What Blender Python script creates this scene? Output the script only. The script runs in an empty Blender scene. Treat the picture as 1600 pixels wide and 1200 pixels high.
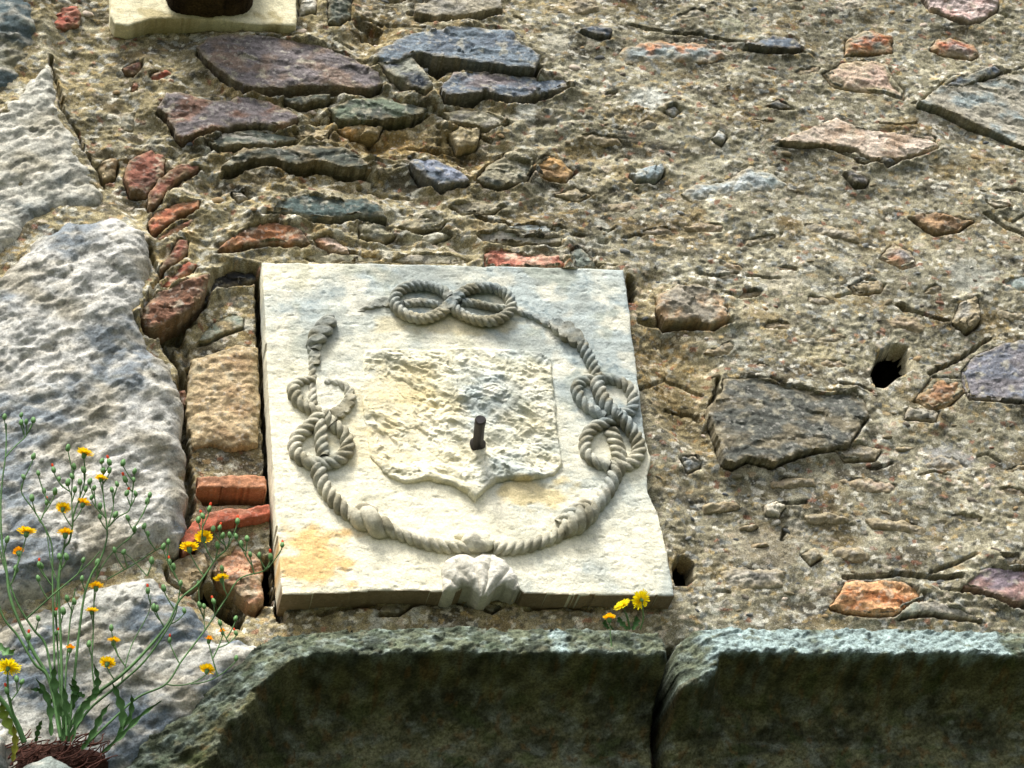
import bpy, math, random
import numpy as np
from mathutils import Vector, Matrix

random.seed(7)
C = bpy.context.scene.collection
sc = bpy.context.scene

# ------------------------------------------------------------------ camera, sky, sun, exposure
PITCH, YAW, ROLL, FPX = math.radians(32.13), math.radians(14.73), math.radians(-7.01), 3500.0
CAM = np.array([-0.680, -2.912, 3.4 - 1.817])          # plaque centre is 3.4 m above the ground
_cp, _sp, _cy, _sy = math.cos(PITCH), math.sin(PITCH), math.cos(YAW), math.sin(YAW)
_f = np.array([_sy * _cp, _cy * _cp, _sp]); _r = np.array([_cy, -_sy, 0.0]); _u = np.cross(_r, _f)
_c, _s = math.cos(ROLL), math.sin(ROLL)
_r, _u = _c * _r + _s * _u, -_s * _r + _c * _u
cd = bpy.data.cameras.new('camera'); cam = bpy.data.objects.new('camera', cd); C.objects.link(cam)
cam.matrix_world = Matrix(((_r[0], _u[0], -_f[0], CAM[0]), (_r[1], _u[1], -_f[1], CAM[1]),
                           (_r[2], _u[2], -_f[2], CAM[2]), (0, 0, 0, 1)))
cd.sensor_width = 36; cd.lens = FPX / 1600 * 36; cd.clip_start = 0.05; cd.clip_end = 500
sc.camera = cam

SUN_EL, SUN_AZ = math.radians(64), math.radians(-26)    # azimuth from straight out of the wall, towards its left
w = bpy.data.worlds.new('World'); sc.world = w; w.use_nodes = True
nt = w.node_tree; bg = nt.nodes['Background']
sky = nt.nodes.new('ShaderNodeTexSky'); sky.sky_type = 'NISHITA'; sky.sun_disc = False
sky.sun_elevation = SUN_EL; sky.sun_rotation = math.pi + (-SUN_AZ)
sky.dust_density = 4.0; sky.air_density = 1.0
hs = nt.nodes.new('ShaderNodeHueSaturation'); hs.inputs['Saturation'].default_value = 0.45   # thin bright overcast
nt.links.new(sky.outputs[0], hs.inputs['Color']); nt.links.new(hs.outputs[0], bg.inputs[0]); bg.inputs[1].default_value = 0.10
sl = bpy.data.lights.new('sun', 'SUN'); sl.energy = 2.3; sl.angle = math.radians(16); sl.color = (1.0, 0.96, 0.90)
so = bpy.data.objects.new('sun', sl); C.objects.link(so)
sdir = Vector((math.sin(SUN_AZ) * math.cos(SUN_EL), -math.cos(SUN_AZ) * math.cos(SUN_EL), math.sin(SUN_EL)))
so.rotation_euler = sdir.to_track_quat('Z', 'Y').to_euler(); so.location = (0, -6, 9)
sc.view_settings.view_transform = 'Standard'; sc.view_settings.look = 'None'
sc.view_settings.exposure = 1.28; sc.view_settings.gamma = 1.0

# ------------------------------------------------------------------ places on the wall
def P(px, py, h=0.0):
    """point of the wall (x, z), h metres proud of it, seen at that spot of the picture"""
    px = np.asarray(px, float); py = np.asarray(py, float)
    dx = _f[0] + _r[0] * (px - 800) / FPX - _u[0] * (py - 600) / FPX
    dy = _f[1] + _r[1] * (px - 800) / FPX - _u[1] * (py - 600) / FPX
    dz = _f[2] + _r[2] * (px - 800) / FPX - _u[2] * (py - 600) / FPX
    t = (-h - CAM[1]) / dy
    return CAM[0] + t * dx, CAM[2] + t * dz
def PP(pts, h=0.0):
    a = np.array(pts, float); x, z = P(a[:, 0], a[:, 1], h); return np.stack([x, z], 1)
def P3(px, py, h):
    x, z = P(px, py, h); return np.array([float(x), -h, float(z)])
PXM = 970.0                                             # picture pixels per metre on the wall

# ------------------------------------------------------------------ noise
_rng = np.random.RandomState(11)
_perm = _rng.permutation(4096); _ang = _rng.rand(4096) * 2 * np.pi
_gx, _gy = np.cos(_ang), np.sin(_ang)
def _hash(i, j, s): return _perm[(_perm[(i + s * 131) & 4095] + j) & 4095]
def pn(x, y, s=0):
    xi = np.floor(x).astype(np.int64); yi = np.floor(y).astype(np.int64); fx = x - xi; fy = y - yi
    ux = fx * fx * fx * (fx * (fx * 6 - 15) + 10); uy = fy * fy * fy * (fy * (fy * 6 - 15) + 10)
    def g(a, b):
        h = _hash(xi + a, yi + b, s); return _gx[h] * (fx - a) + _gy[h] * (fy - b)
    return 1.5 * ((g(0, 0) * (1 - ux) + g(1, 0) * ux) * (1 - uy) + (g(0, 1) * (1 - ux) + g(1, 1) * ux) * uy)
def fbm(x, y, o=4, s=0, gain=0.5):
    r = 0; a = 1.0
    for k in range(o): r = r + a * pn(x * 2 ** k + 17.3 * k, y * 2 ** k - 9.1 * k, s + k); a *= gain
    return r
def ridged(x, y, o=3, s=0):
    r = 0; a = 1.0
    for k in range(o): r = r + a * (1 - 2 * np.abs(pn(x * 2 ** k, y * 2 ** k, s + k))); a *= 0.5
    return r
def worley(x, y, s=0):
    xi = np.floor(x).astype(np.int64); yi = np.floor(y).astype(np.int64)
    f1 = np.full(x.shape, 9.0); f2 = np.full(x.shape, 9.0); idc = np.zeros(x.shape, np.int64)
    for a in (-1, 0, 1):
        for b in (-1, 0, 1):
            h = _hash(xi + a, yi + b, s)
            px = xi + a + (h % 61) / 61.0; py = yi + b + (h % 53) / 53.0
            d = np.hypot(px - x, py - y); m = d < f1
            f2 = np.where(m, f1, np.minimum(f2, d)); idc = np.where(m, h, idc); f1 = np.where(m, d, f1)
    return f1, f2, idc
def facet(x, y, s=0):
    """broken, slightly tilted planes with small steps between them"""
    xi = np.floor(x).astype(np.int64); yi = np.floor(y).astype(np.int64)
    f1 = np.full(x.shape, 9.0); ox = np.zeros(x.shape); oy = np.zeros(x.shape); idc = np.zeros(x.shape, np.int64)
    for a in (-1, 0, 1):
        for b in (-1, 0, 1):
            h = _hash(xi + a, yi + b, s); dx = x - (xi + a + (h % 61) / 61.0); dy = y - (yi + b + (h % 53) / 53.0)
            d = np.hypot(dx, dy); m = d < f1; idc = np.where(m, h, idc); f1 = np.where(m, d, f1); ox = np.where(m, dx, ox); oy = np.where(m, dy, oy)
    return (rnd(idc, 3) - .5) * .5 + (rnd(idc, 1) - .5) * 2 * ox + (rnd(idc, 2) - .5) * 2 * oy
def rnd(idc, k=0): return ((idc * 7919 + k * 104729 + (idc >> 3) * 31) % 1009) / 1009.0
def ss(a, b, x):
    t = np.clip((x - a) / (b - a), 0, 1); return t * t * (3 - 2 * t)
def terr(x, n, sharp=0.8):
    t = x * n; f = np.floor(t); r = t - f; return (f + ss(sharp, 1.0, r) + r * 0.25) / n
def sdf(U, V, poly):
    """signed distance to a closed polygon, positive inside"""
    d2 = np.full(U.shape, 1e9); ins = np.zeros(U.shape, bool); n = len(poly)
    for i in range(n):
        ax, ay = poly[i]; bx, by = poly[(i + 1) % n]
        ex, ey = bx - ax, by - ay; L = ex * ex + ey * ey + 1e-18
        t = np.clip(((U - ax) * ex + (V - ay) * ey) / L, 0, 1)
        d2 = np.minimum(d2, (U - ax - t * ex) ** 2 + (V - ay - t * ey) ** 2)
        if ay != by:
            c = ((ay > V) != (by > V)) & (U < (bx - ax) * (V - ay) / (by - ay) + ax); ins ^= c
    d = np.sqrt(d2); return np.where(ins, d, -d)
def dpoly(U, V, pts):
    d2 = np.full(U.shape, 1e9)
    for i in range(len(pts) - 1):
        ax, ay = pts[i]; bx, by = pts[i + 1]; ex, ey = bx - ax, by - ay; L = ex * ex + ey * ey + 1e-18
        t = np.clip(((U - ax) * ex + (V - ay) * ey) / L, 0, 1)
        d2 = np.minimum(d2, (U - ax - t * ex) ** 2 + (V - ay - t * ey) ** 2)
    return np.sqrt(d2)
def lin(*c):
    c = np.array(c, float) / 255.0
    return np.where(c <= 0.04045, c / 12.92, ((c + 0.055) / 1.055) ** 2.4)
def mix(a, b, t): t = t[..., None]; return a * (1 - t) + b * t

# ------------------------------------------------------------------ materials
def material(name, bump=0.5, bscale=300, speck=0.35, sscale=500, rough=0.9, spec=0.25, flakes=0.0, bdist=0.002, patch=0.25):
    m = bpy.data.materials.new(name); m.use_nodes = True; t = m.node_tree; N = t.nodes; L = t.links
    b = N['Principled BSDF']; b.inputs['Roughness'].default_value = rough; b.inputs['Specular IOR Level'].default_value = spec
    at = N.new('ShaderNodeAttribute'); at.attribute_name = 'Col'; tc = N.new('ShaderNodeTexCoord'); co = tc.outputs['Object']
    def noise(sc_, det, off):
        n = N.new('ShaderNodeTexNoise'); n.inputs['Scale'].default_value = sc_; n.inputs['Detail'].default_value = det
        n.inputs['Roughness'].default_value = 0.65
        mp = N.new('ShaderNodeMapping'); mp.inputs['Location'].default_value = (off, off * .7, -off); L.new(co, mp.inputs[0]); L.new(mp.outputs[0], n.inputs['Vector']); return n
    def mrange(src, a, b_, c, d):
        r = N.new('ShaderNodeMapRange'); r.inputs[1].default_value = a; r.inputs[2].default_value = b_; r.inputs[3].default_value = c; r.inputs[4].default_value = d
        L.new(src, r.inputs[0]); return r.outputs[0]
    def mul(a, s):
        v = N.new('ShaderNodeVectorMath'); v.operation = 'SCALE'; L.new(a, v.inputs[0]); L.new(s, v.inputs['Scale']); return v.outputs[0]
    n1 = noise(sscale, 3, 1.0); n2 = noise(sscale * 0.16, 4, 5.0)
    col = mul(at.outputs['Color'], mrange(n1.outputs[0], 0.32, 0.68, 1 - speck, 1 + speck))
    col = mul(col, mrange(n2.outputs[0], 0.3, 0.7, 1 - patch, 1 + patch))
    if flakes > 0:                                     # pale and dark grains
        vo = N.new('ShaderNodeTexVoronoi'); vo.inputs['Scale'].default_value = sscale * 0.55; L.new(co, vo.inputs['Vector'])
        sp = N.new('ShaderNodeSeparateColor'); L.new(vo.outputs['Color'], sp.inputs[0])
        col = mul(col, mrange(sp.outputs[0], 0, 1, 1 - flakes * .7, 1 + flakes * .7))
        hi = mrange(sp.outputs[1], 0.90, 0.93, 0, flakes)
        mx = N.new('ShaderNodeMix'); mx.data_type = 'RGBA'; L.new(hi, mx.inputs[0]); L.new(col, mx.inputs[6]); mx.inputs[7].default_value = (.62, .59, .52, 1); col = mx.outputs[2]
    L.new(col, b.inputs['Base Color'])
    nb = noise(bscale, 5, 9.0); bp = N.new('ShaderNodeBump'); bp.inputs['Strength'].default_value = bump; bp.inputs['Distance'].default_value = bdist
    L.new(nb.outputs[0], bp.inputs['Height']); L.new(bp.outputs[0], b.inputs['Normal'])
    return m
M_MORTAR = material('lime mortar', 0.8, 420, 0.55, 640, 0.95, 0.05, 0.26, 0.0025, 0.16)
M_STONE = material('rubble stone', 0.8, 220, 0.30, 380, 0.8, 0.3, 0.22, 0.0025, 0.22)
M_BRICK = material('brick', 0.6, 300, 0.25, 420, 0.9, 0.15, 0.12, 0.002, 0.2)
M_ASHLAR = material('weathered sandstone', 1.0, 170, 0.30, 330, 0.9, 0.15, 0.08, 0.0022, 0.12)
M_PLAQUE = material('carved limestone', 0.8, 240, 0.16, 400, 0.9, 0.15, 0.08, 0.002, 0.12)
M_CORNICE = material('mossy stone', 1.0, 150, 0.45, 260, 0.95, 0.1, 0.0, 0.005, 0.45)
M_IRON = material('rusty iron', 0.5, 200, 0.3, 300, 0.65, 0.4, 0, 0.001)
M_LEAF = material('green stalk', 0.1, 200, 0.15, 200, 0.6, 0.3)
M_PETAL = material('yellow petals', 0.05, 200, 0.1, 200, 0.7, 0.2)
_t = M_PETAL.node_tree; _p = _t.nodes['Principled BSDF']; _o = _t.nodes['Material Output']; _tr = _t.nodes.new('ShaderNodeBsdfTranslucent'); _ms = _t.nodes.new('ShaderNodeMixShader'); _ms.inputs[0].default_value = .45
_t.links.new(_p.inputs['Base Color'].links[0].from_socket, _tr.inputs[0]); _t.links.new(_p.outputs[0], _ms.inputs[1]); _t.links.new(_tr.outputs[0], _ms.inputs[2]); _t.links.new(_ms.outputs[0], _o.inputs[0])
M_ROOT = material('dry roots', 0.4, 300, 0.4, 300, 0.9, 0.1)

# ------------------------------------------------------------------ mesh building
def link(name, me, parent=None, kind=None):
    o = bpy.data.objects.new(name, me); C.objects.link(o)
    if parent is not None: o.parent = parent; o.matrix_parent_inverse = parent.matrix_world.inverted()
    if kind: o['kind'] = kind
    return o
def raw_mesh(name, co, quads, col, m, sharp=None, smooth=True):
    me = bpy.data.meshes.new(name); n = len(co); k = quads.shape[1]
    me.vertices.add(n); me.vertices.foreach_set('co', np.ascontiguousarray(co, np.float32).ravel())
    me.loops.add(len(quads) * k); me.loops.foreach_set('vertex_index', quads.astype(np.int32).ravel())
    me.polygons.add(len(quads)); me.polygons.foreach_set('loop_start', np.arange(0, len(quads) * k, k, dtype=np.int32))
    me.update(calc_edges=True)
    me.polygons.foreach_set('use_smooth', np.full(len(quads), smooth))
    a = me.color_attributes.new('Col', 'FLOAT_COLOR', 'POINT')
    c4 = np.ones((n, 4), np.float32); c4[:, :3] = np.clip(col, 0, 1); a.data.foreach_set('color', c4.ravel())
    me.materials.append(m)
    if sharp: me.set_sharp_from_angle(angle=math.radians(sharp))
    return me
def empty(name, loc, label, cat, group=None):
    o = bpy.data.objects.new(name, None); C.objects.link(o); o.location = loc
    o.empty_display_size = 0.05; o['label'] = label; o['category'] = cat
    if group: o['group'] = group
    bpy.context.view_layer.update(); return o
def world_obj(name, co, faces, col, m, parent=None, kind=None, sharp=None, smooth=True):
    cen = (co.min(0) + co.max(0)) / 2
    me = raw_mesh(name, co - cen, faces, col, m, sharp, smooth)
    o = bpy.data.objects.new(name, me); C.objects.link(o); o.location = cen
    if parent is not None: o.parent = parent; o.matrix_parent_inverse = parent.matrix_world.inverted()
    if kind: o['kind'] = kind
    return o
def grid_faces(nu, nv, keep=None):
    i = np.arange(nu - 1)[:, None] * nv + np.arange(nv - 1)[None, :]
    q = np.stack([i, i + nv, i + nv + 1, i + 1], -1)
    return q[keep] if keep is not None else q.reshape(-1, 4)
def patch(name, poly, hfun, cfun, step, m, parent, skirt=-0.03, warp=0.0, wscale=60, seed=0, kind=None, sharp=62):
    """a stone: relief hfun(U,V,d) inside an outline, with sides that go back into the wall"""
    poly = np.array(poly); a = poly.min(0) - 2.5 * step; b = poly.max(0) + 2.5 * step
    us = np.arange(a[0], b[0], step); vs = np.arange(a[1], b[1], step)
    U, V = np.meshgrid(us, vs, indexing='ij')
    if warp: W1 = fbm(U * wscale, V * wscale, 3, seed + 5) * warp; W2 = fbm(U * wscale + 50, V * wscale, 3, seed + 9) * warp
    else: W1 = W2 = 0
    d = sdf(U + W1, V + W2, poly); ins = d > 0
    k = ins[:-1, :-1] | ins[1:, :-1] | ins[1:, 1:] | ins[:-1, 1:]
    H = hfun(U, V, np.maximum(d, 0)); col = cfun(U, V, np.maximum(d, 0), H)
    gu, gv = np.gradient(d, step, step); gn = np.hypot(gu, gv) + 1e-9; e = np.clip(-d, 0, 2 * step) / gn
    U2 = np.where(ins, U, U + gu / gn * e * 0.999); V2 = np.where(ins, V, V + gv / gn * e * 0.999)
    H2 = np.where(ins, H, skirt)
    q = grid_faces(len(us), len(vs), k); used = np.unique(q); remap = np.full(U.size, -1); remap[used] = np.arange(len(used))
    co = np.stack([U2.ravel(), -H2.ravel(), V2.ravel()], 1)[used]
    return world_obj(name, co, remap[q], col.reshape(-1, 3)[used], m, parent, kind, sharp)
def rim(d, r): t = np.clip(d / r, 0, 1); return np.sqrt(1 - (1 - t) ** 2)

# ------------------------------------------------------------------ the things that hold the masonry
g = empty('stone_wall', (0, 0, 0), 'old rubble wall of mixed stones and brick in rough tan mortar', 'wall'); WALL = g
SURR = empty('stone_surround', (-0.75, 0, 0), 'pale grey weathered blocks at the left edge, behind the flowering weed', 'stone surround')
CORN = empty('stone_cornice', (0.1, 0, 2.9), 'dark mossy projecting stone ledge running below the carved plaque', 'ledge')
PLAQ = empty('carved_plaque', (0, 0, 3.1), 'square cream stone plaque carved with a knotted rope around a worn shield', 'plaque')

# ------------------------------------------------------------------ stones of the rubble: outline in the picture, tones, how proud
SL = (92, 104, 116); SLD = (62, 70, 80); PU = (110, 102, 102); GR = (92, 100, 88); GRD = (70, 76, 66); PB = (150, 162, 160)
TAN = (165, 148, 112); GRY = (140, 136, 124); RU = (116, 86, 70); OR = (164, 116, 84); BR = (140, 88, 70); BRD = (96, 68, 56)
PK = (186, 158, 138); OC = (176, 134, 70); WH = (200, 192, 172); BRN = (108, 78, 58)
# (outline, main tone, second tone, mm proud, kind s=slab r=rock f=flush b=brick, gap below in mm)
ST = [
 ([(296,560),(330,548),(372,536),(404,540),(408,620),(404,690),(366,700),(330,690),(300,700),(290,640)], (182,158,116), (160,132,92), 3, 'f', 0),
 ([(85,22),(95,8),(122,5),(128,15),(124,38),(100,45),(84,42)], (164,76,58), BR, 9, 'r', 0),
 ([(306,71),(326,56),(360,52),(431,54),(500,66),(540,86),(592,112),(600,130),(585,138),(500,133),(420,138),(380,136),(345,110),(320,90)], PU, (128,108,94), 24, 's', 9),
 ([(244,169),(259,146),(285,144),(319,154),(360,154),(382,144),(431,157),(454,165),(470,178),(442,195),(375,195),(322,205),(285,217),(274,210),(262,184)], PU, RU, 20, 's', 7),
 ([(188,172),(217,168),(206,202),(191,202)], GR, PB, 5, 'f', 0),
 ([(190,103),(205,96),(225,93),(222,106),(208,116),(196,112)], BRD, BR, 5, 'r', 2),
 ([(232,120),(240,110),(266,106),(270,116),(255,124),(238,126)], (150,76,56), BR, 6, 'r', 0),
 ([(205,130),(218,127),(215,140),(204,141)], BR, BRD, 5, 'r', 0),
 ([(193,270),(202,249),(236,231),(255,238),(259,246),(257,270),(229,304),(202,300)], BR, BRD, 14, 'b', 4),
 ([(229,319),(231,304),(244,281),(270,259),(296,251),(317,255),(312,262),(285,274),(262,296),(244,322),(232,330)], BR, BRN, 16, 'b', 4),
 ([(231,349),(240,330),(277,315),(315,307),(311,322),(277,338),(250,358),(240,366),(234,362)], (158,88,60), (170,112,76), 14, 'b', 4),
 ([(244,370),(270,354),(304,336),(300,350),(262,372),(248,376)], OR, BR, 9, 'b', 0),
 ([(247,416),(262,401),(277,371),(296,369),(294,394),(274,409),(251,424)], BRD, BR, 14, 'b', 5),
 ([(249,450),(268,424),(294,405),(310,410),(296,426),(262,452)], (158,82,58), BRD, 15, 'b', 6),
 ([(219,494),(225,475),(247,452),(300,430),(330,423),(324,452),(303,477),(280,496),(262,500),(240,516),(225,509)], BRN, (134,92,66), 34, 'r', 14),
 ([(300,478),(326,456),(332,430),(362,418),(400,420),(404,436),(380,440),(350,446),(322,470)], (46,46,48), SLD, -16, 'r', 0),
 ([(345,260),(382,228),(431,229),(487,221),(544,229),(574,248),(583,262),(544,262),(506,250),(461,258),(431,247),(392,247),(362,262)], GRD, (112,100,74), 20, 's', 12),
 ([(320,222),(350,206),(400,198),(440,204),(470,216),(430,224),(380,226),(340,232)], GR, GRY, 12, 's', 6),
 ([(405,332),(439,308),(484,300),(536,311),(574,309),(600,328),(607,340),(562,338),(491,341),(450,331)], (78,96,92), GRD, 17, 's', 7),
 ([(337,388),(360,368),(397,345),(431,339),(472,360),(486,378),(469,383),(431,378),(397,381),(360,387)], (158,104,62), (112,92,74), 14, 'r', 6),
 ([(488,368),(514,364),(536,379),(551,398),(525,392),(500,382)], (196,170,148), OR, 12, 'r', 5),
 ([(582,88),(600,72),(635,49),(695,39),(740,38),(800,45),(815,68),(847,86),(838,108),(792,106),(710,92),(655,84),(640,88),(606,100)], (104,118,128), SL, 28, 's', 16),
 ([(588,92),(620,84),(645,84),(662,108),(678,136),(665,143),(640,134),(606,112)], (134,136,120), SLD, 30, 's', 4),
 ([(687,139),(710,112),(744,110),(792,112),(838,118),(882,114),(898,128),(864,141),(822,150),(792,154),(759,143),(740,150),(695,154)], SL, PU, 22, 's', 9),
 ([(440,152),(480,146),(520,148),(510,158),(470,164),(448,160)], GRD, GR, 12, 's', 5),
 ([(516,171),(545,154),(597,148),(624,157),(672,166),(660,175),(646,182),(594,187),(530,189)], (92,104,84), GRD, 17, 's', 9),
 ([(639,251),(650,246),(680,246),(710,259),(732,274),(736,281),(691,291),(665,278),(650,266)], (116,124,140), SL, 17, 's', 6),
 ([(744,280),(762,255),(789,241),(836,246),(838,262),(826,280),(778,294),(755,287)], (134,128,102), GRD, 11, 'r', 3),
 ([(830,257),(856,240),(882,250),(898,266),(886,281),(845,276)], OC, (150,120,80), 8, 'r', 3),
 ([(789,354),(819,349),(875,349),(886,356),(852,364),(819,360)], (172,182,184), PB, 11, 's', 4),
 ([(755,398),(762,386),(796,384),(822,394),(879,398),(885,418),(838,422),(757,418)], (178,104,80), (190,150,124), 20, 'r', 6),
 ([(890,388),(905,382),(924,397),(940,420),(894,422)], (118,126,116), GR, 16, 'r', 3),
 ([(744,364),(781,358),(819,367),(875,371),(879,381),(800,381),(755,377)], (110,118,98), GRY, 13, 's', 6),
 ([(654,371),(669,360),(691,358),(710,366),(676,377)], (182,180,160), GRY, 10, 'r', 4),
 ([(648,8),(725,-30),(780,-20),(785,12),(740,22),(680,26),(650,20)], (150,142,120), GRY, 18, 's', 9),
 ([(512,-20),(552,-20),(549,22),(530,38),(513,37)], (86,92,78), GRD, 16, 'r', 3),
 ([(905,45),(924,39),(957,43),(954,56),(931,54)], SLD, SL, 14, 's', 4),
 ([(965,80),(1000,60),(1049,58),(1075,62),(1105,64),(1131,75),(1146,84),(1112,97),(1045,94),(980,100)], (132,142,140), (190,128,84), 6, 'f', 0),
 ([(1160,68),(1184,64),(1210,52),(1240,56),(1259,73),(1240,78),(1202,76)], (50,58,70), SL, 18, 's', 6),
 ([(1322,82),(1324,58),(1356,42),(1398,52),(1398,76),(1360,80)], (190,112,62), (122,126,118), 8, 'f', 2),
 ([(1454,71),(1465,56),(1499,54),(1525,66),(1534,81),(1521,88),(1469,80)], (134,118,112), (190,110,70), 9, 'f', 3),
 ([(1476,131),(1499,120),(1532,109),(1555,101),(1568,111),(1536,122),(1499,136)], (112,118,112), SL, 20, 's', 8),
 ([(1300,131),(1285,112),(1319,94),(1360,88),(1390,98),(1401,124),(1416,142),(1414,156),(1382,146),(1338,139)], (182,160,134), PK, 7, 'f', 2),
 ([(1431,165),(1469,137),(1525,131),(1570,116),(1720,90),(1800,300),(1660,262),(1600,228),(1536,202),(1469,172)], (156,150,132), (138,150,148), 9, 's', 6),
 ([(1214,221),(1262,202),(1307,182),(1338,196),(1375,204),(1461,210),(1469,229),(1405,247),(1360,247),(1338,231),(1285,225)], (196,178,158), (176,150,124), 10, 's', 5),
 ([(1336,244),(1352,240),(1366,250),(1350,254)], SLD, GRD, 6, 'r', 3),
 ([(1370,247),(1390,243),(1404,252),(1386,258)], (84,88,90), SLD, 6, 'r', 3),
 ([(1064,298),(1094,280),(1150,272),(1172,255),(1188,262),(1210,266),(1240,289),(1210,300),(1150,302),(1082,313)], (162,172,172), PB, 7, 'f', 0),
 ([(1319,266),(1334,262),(1360,276),(1356,286),(1338,286)], (96,94,92), GRD, 13, 'r', 4),
 ([(984,268),(1002,262),(1036,251),(1042,262),(1025,278),(995,279)], (140,156,160), PB, 10, 'r', 4),
 ([(1037,172),(1056,161),(1066,169),(1052,181)], (172,174,168), GRY, 9, 'r', 3),
 ([(1112,212),(1124,199),(1139,208),(1130,222)], (160,166,162), GRY, 9, 'r', 3),
 ([(1420,334),(1469,328),(1525,341),(1499,358),(1461,364)], (152,120,82), (120,96,70), 8, 'r', 3),
 ([(1375,398),(1398,375),(1428,390),(1435,412),(1412,418)], (134,130,128), OR, 7, 'f', 2),
 ([(1424,-30),(1562,-30),(1562,12),(1532,30),(1510,34),(1454,15)], (200,180,172), (186,150,140), 12, 'r', 4),
 ([(1198,162),(1218,154),(1240,169),(1221,169)], (70,76,78), SLD, 10, 's', 4),
 ([(1105,640),(1131,604),(1131,586),(1206,584),(1232,597),(1281,604),(1338,604),(1356,625),(1360,648),(1326,696),(1262,706),(1210,724),(1169,717),(1146,730),(1128,722),(1122,696),(1110,662)], (84,86,78), (112,104,82), 16, 's', 3),
 ([(1502,576),(1525,550),(1562,535),(1720,500),(1720,640),(1600,629),(1562,625),(1514,621),(1506,602)], (104,108,118), (120,116,120), 9, 's', 4),
 ([(1431,621),(1458,584),(1506,588),(1510,610),(1488,629),(1458,640)], (156,112,70), (124,92,66), 8, 'f', 2),
 ([(1414,651),(1420,632),(1469,640),(1465,657)], (146,142,130), GRY, 8, 'r', 3),
 ([(1026,481),(1030,456),(1056,443),(1094,441),(1131,456),(1144,494),(1116,503),(1075,499),(1038,503)], (140,132,114), (184,150,110), 17, 'r', 9),
 ([(1060,713),(1090,708),(1098,726),(1075,736)], (120,130,136), GRY, 8, 'r', 3),
 ([(1431,726),(1465,704),(1499,711),(1518,734),(1480,743)], (140,140,134), (156,134,96), 5, 'f', 0),
 ([(1298,945),(1319,915),(1322,904),(1375,906),(1412,904),(1446,922),(1446,936),(1412,951),(1398,960),(1356,960),(1322,954)], (204,150,96), (186,116,62), 12, 'r', 4),
 ([(1401,964),(1424,941),(1461,936),(1499,949),(1542,966),(1499,964),(1450,958)], (132,138,124), GRY, 14, 's', 5),
 ([(1499,913),(1525,889),(1551,878),(1585,887),(1720,889),(1720,962),(1581,938),(1544,922)], (128,114,122), (152,120,112), 17, 's', 8),
 ([(1478,936),(1491,938),(1492,944),(1480,944)], (186,70,44), BR, 6, 'r', 0),
 ([(309,535),(319,516),(334,498),(368,486),(382,494),(382,509),(349,520),(326,531)], (122,134,118), (150,132,92), -8, 's', 4),
 ([(275,608),(290,603),(294,625),(280,637)], BRD, BR, -10, 'r', 2),
 ([(330,889),(339,868),(373,843),(395,859),(410,872),(412,935),(401,952),(386,947),(369,921),(339,904)], (184,132,94), (164,140,110), -4, 'r', 8),
 ([(290,862),(320,862),(326,880),(318,905),(292,928),(262,912),(254,890),(272,873)], (158,138,100), TAN, 2, 'r', 6),
 ([(586,958),(605,938),(661,936),(640,948),(624,958)], (140,130,98), GRD, 12, 's', 5),
 ([(740,946),(762,938),(790,943),(768,957)], (132,124,92), GRD, 12, 's', 5),
 ([(1050,20),(1080,8),(1110,14),(1098,30),(1066,34)], (150,146,128), GRY, 6, 'f', 0),
 ([(700,205),(716,194),(752,202),(748,224),(716,228)], (150,136,98), TAN, 12, 'r', 4),
 ([(690,175),(740,172),(784,176),(800,190),(760,200),(706,190)], (146,140,112), GRY, 10, 's', 5),
 ([(520,200),(556,192),(600,196),(590,208),(548,212)], (148,130,88), OC, 8, 'r', 4),
 ([(620,350),(660,336),(700,344),(690,356),(650,362)], (134,126,98), GRD, 10, 's', 5),
 ([(560,345),(600,348),(622,364),(600,376),(560,368)], (140,134,104), GRD, 9, 'r', 5),
 ([(360,300),(380,296),(392,308),(372,316)], (158,150,130), GRY, 8, 'r', 2),
 ([(470,400),(540,396),(600,402),(590,410),(500,412)], (126,124,98), GRY, 8, 's', 4),
 ([(700,320),(740,312),(790,320),(770,332),(720,334)], (134,126,102), GRY, 9, 's', 4),
 ([(1326,445),(1350,432),(1386,440),(1378,454),(1344,458)], (166,150,120), GRY, 6, 'f', 2),
 ([(1500,470),(1530,456),(1534,500),(1512,515),(1490,500)], (150,136,104), GRY, 10, 'r', 5),
 ([(1545,440),(1580,424),(1640,420),(1640,460),(1590,462)], (128,140,132), PB, 6, 'f', 0),
 ([(1540,312),(1580,308),(1584,318),(1556,322)], WH, PK, 9, 's', 3),
 ([(1300,700),(1340,690),(1380,700),(1370,716),(1320,718)], (130,126,120), GRY, 6, 'f', 2),
 ([(1255,860),(1275,850),(1290,866),(1270,878)], (120,124,118), SLD, 5, 'f', 2),
 ([(1196,788),(1214,780),(1230,788),(1220,802),(1200,800)], (204,202,190), WH, 5, 'r', 1),
 ([(1560,870),(1590,862),(1600,880),(1570,884)], GRY, TAN, 10, 'r', 4),
 ([(150,258),(170,242),(186,250),(180,276),(160,280)], (120,98,64), TAN, 2, 'r', 5),
 ([(455,205),(475,196),(520,202),(512,216),(470,218)], (150,134,94), TAN, 6, 'r', 4),
 ([(468,-20),(496,-20),(494,18),(480,16),(466,22)], WH, (216,212,196), 12, 'r', 3),
 ([(600,412),(640,396),(700,398),(740,408),(700,414)], (140,136,112), GRY, 8, 's', 3),
 ([(866,300),(900,290),(930,302),(905,312)], (150,140,118), GRY, 6, 'f', 1),
 ([(1225,620),(1226,618),(1227,620)], GRY, GRY, 0, 'x', 0),
]
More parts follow.
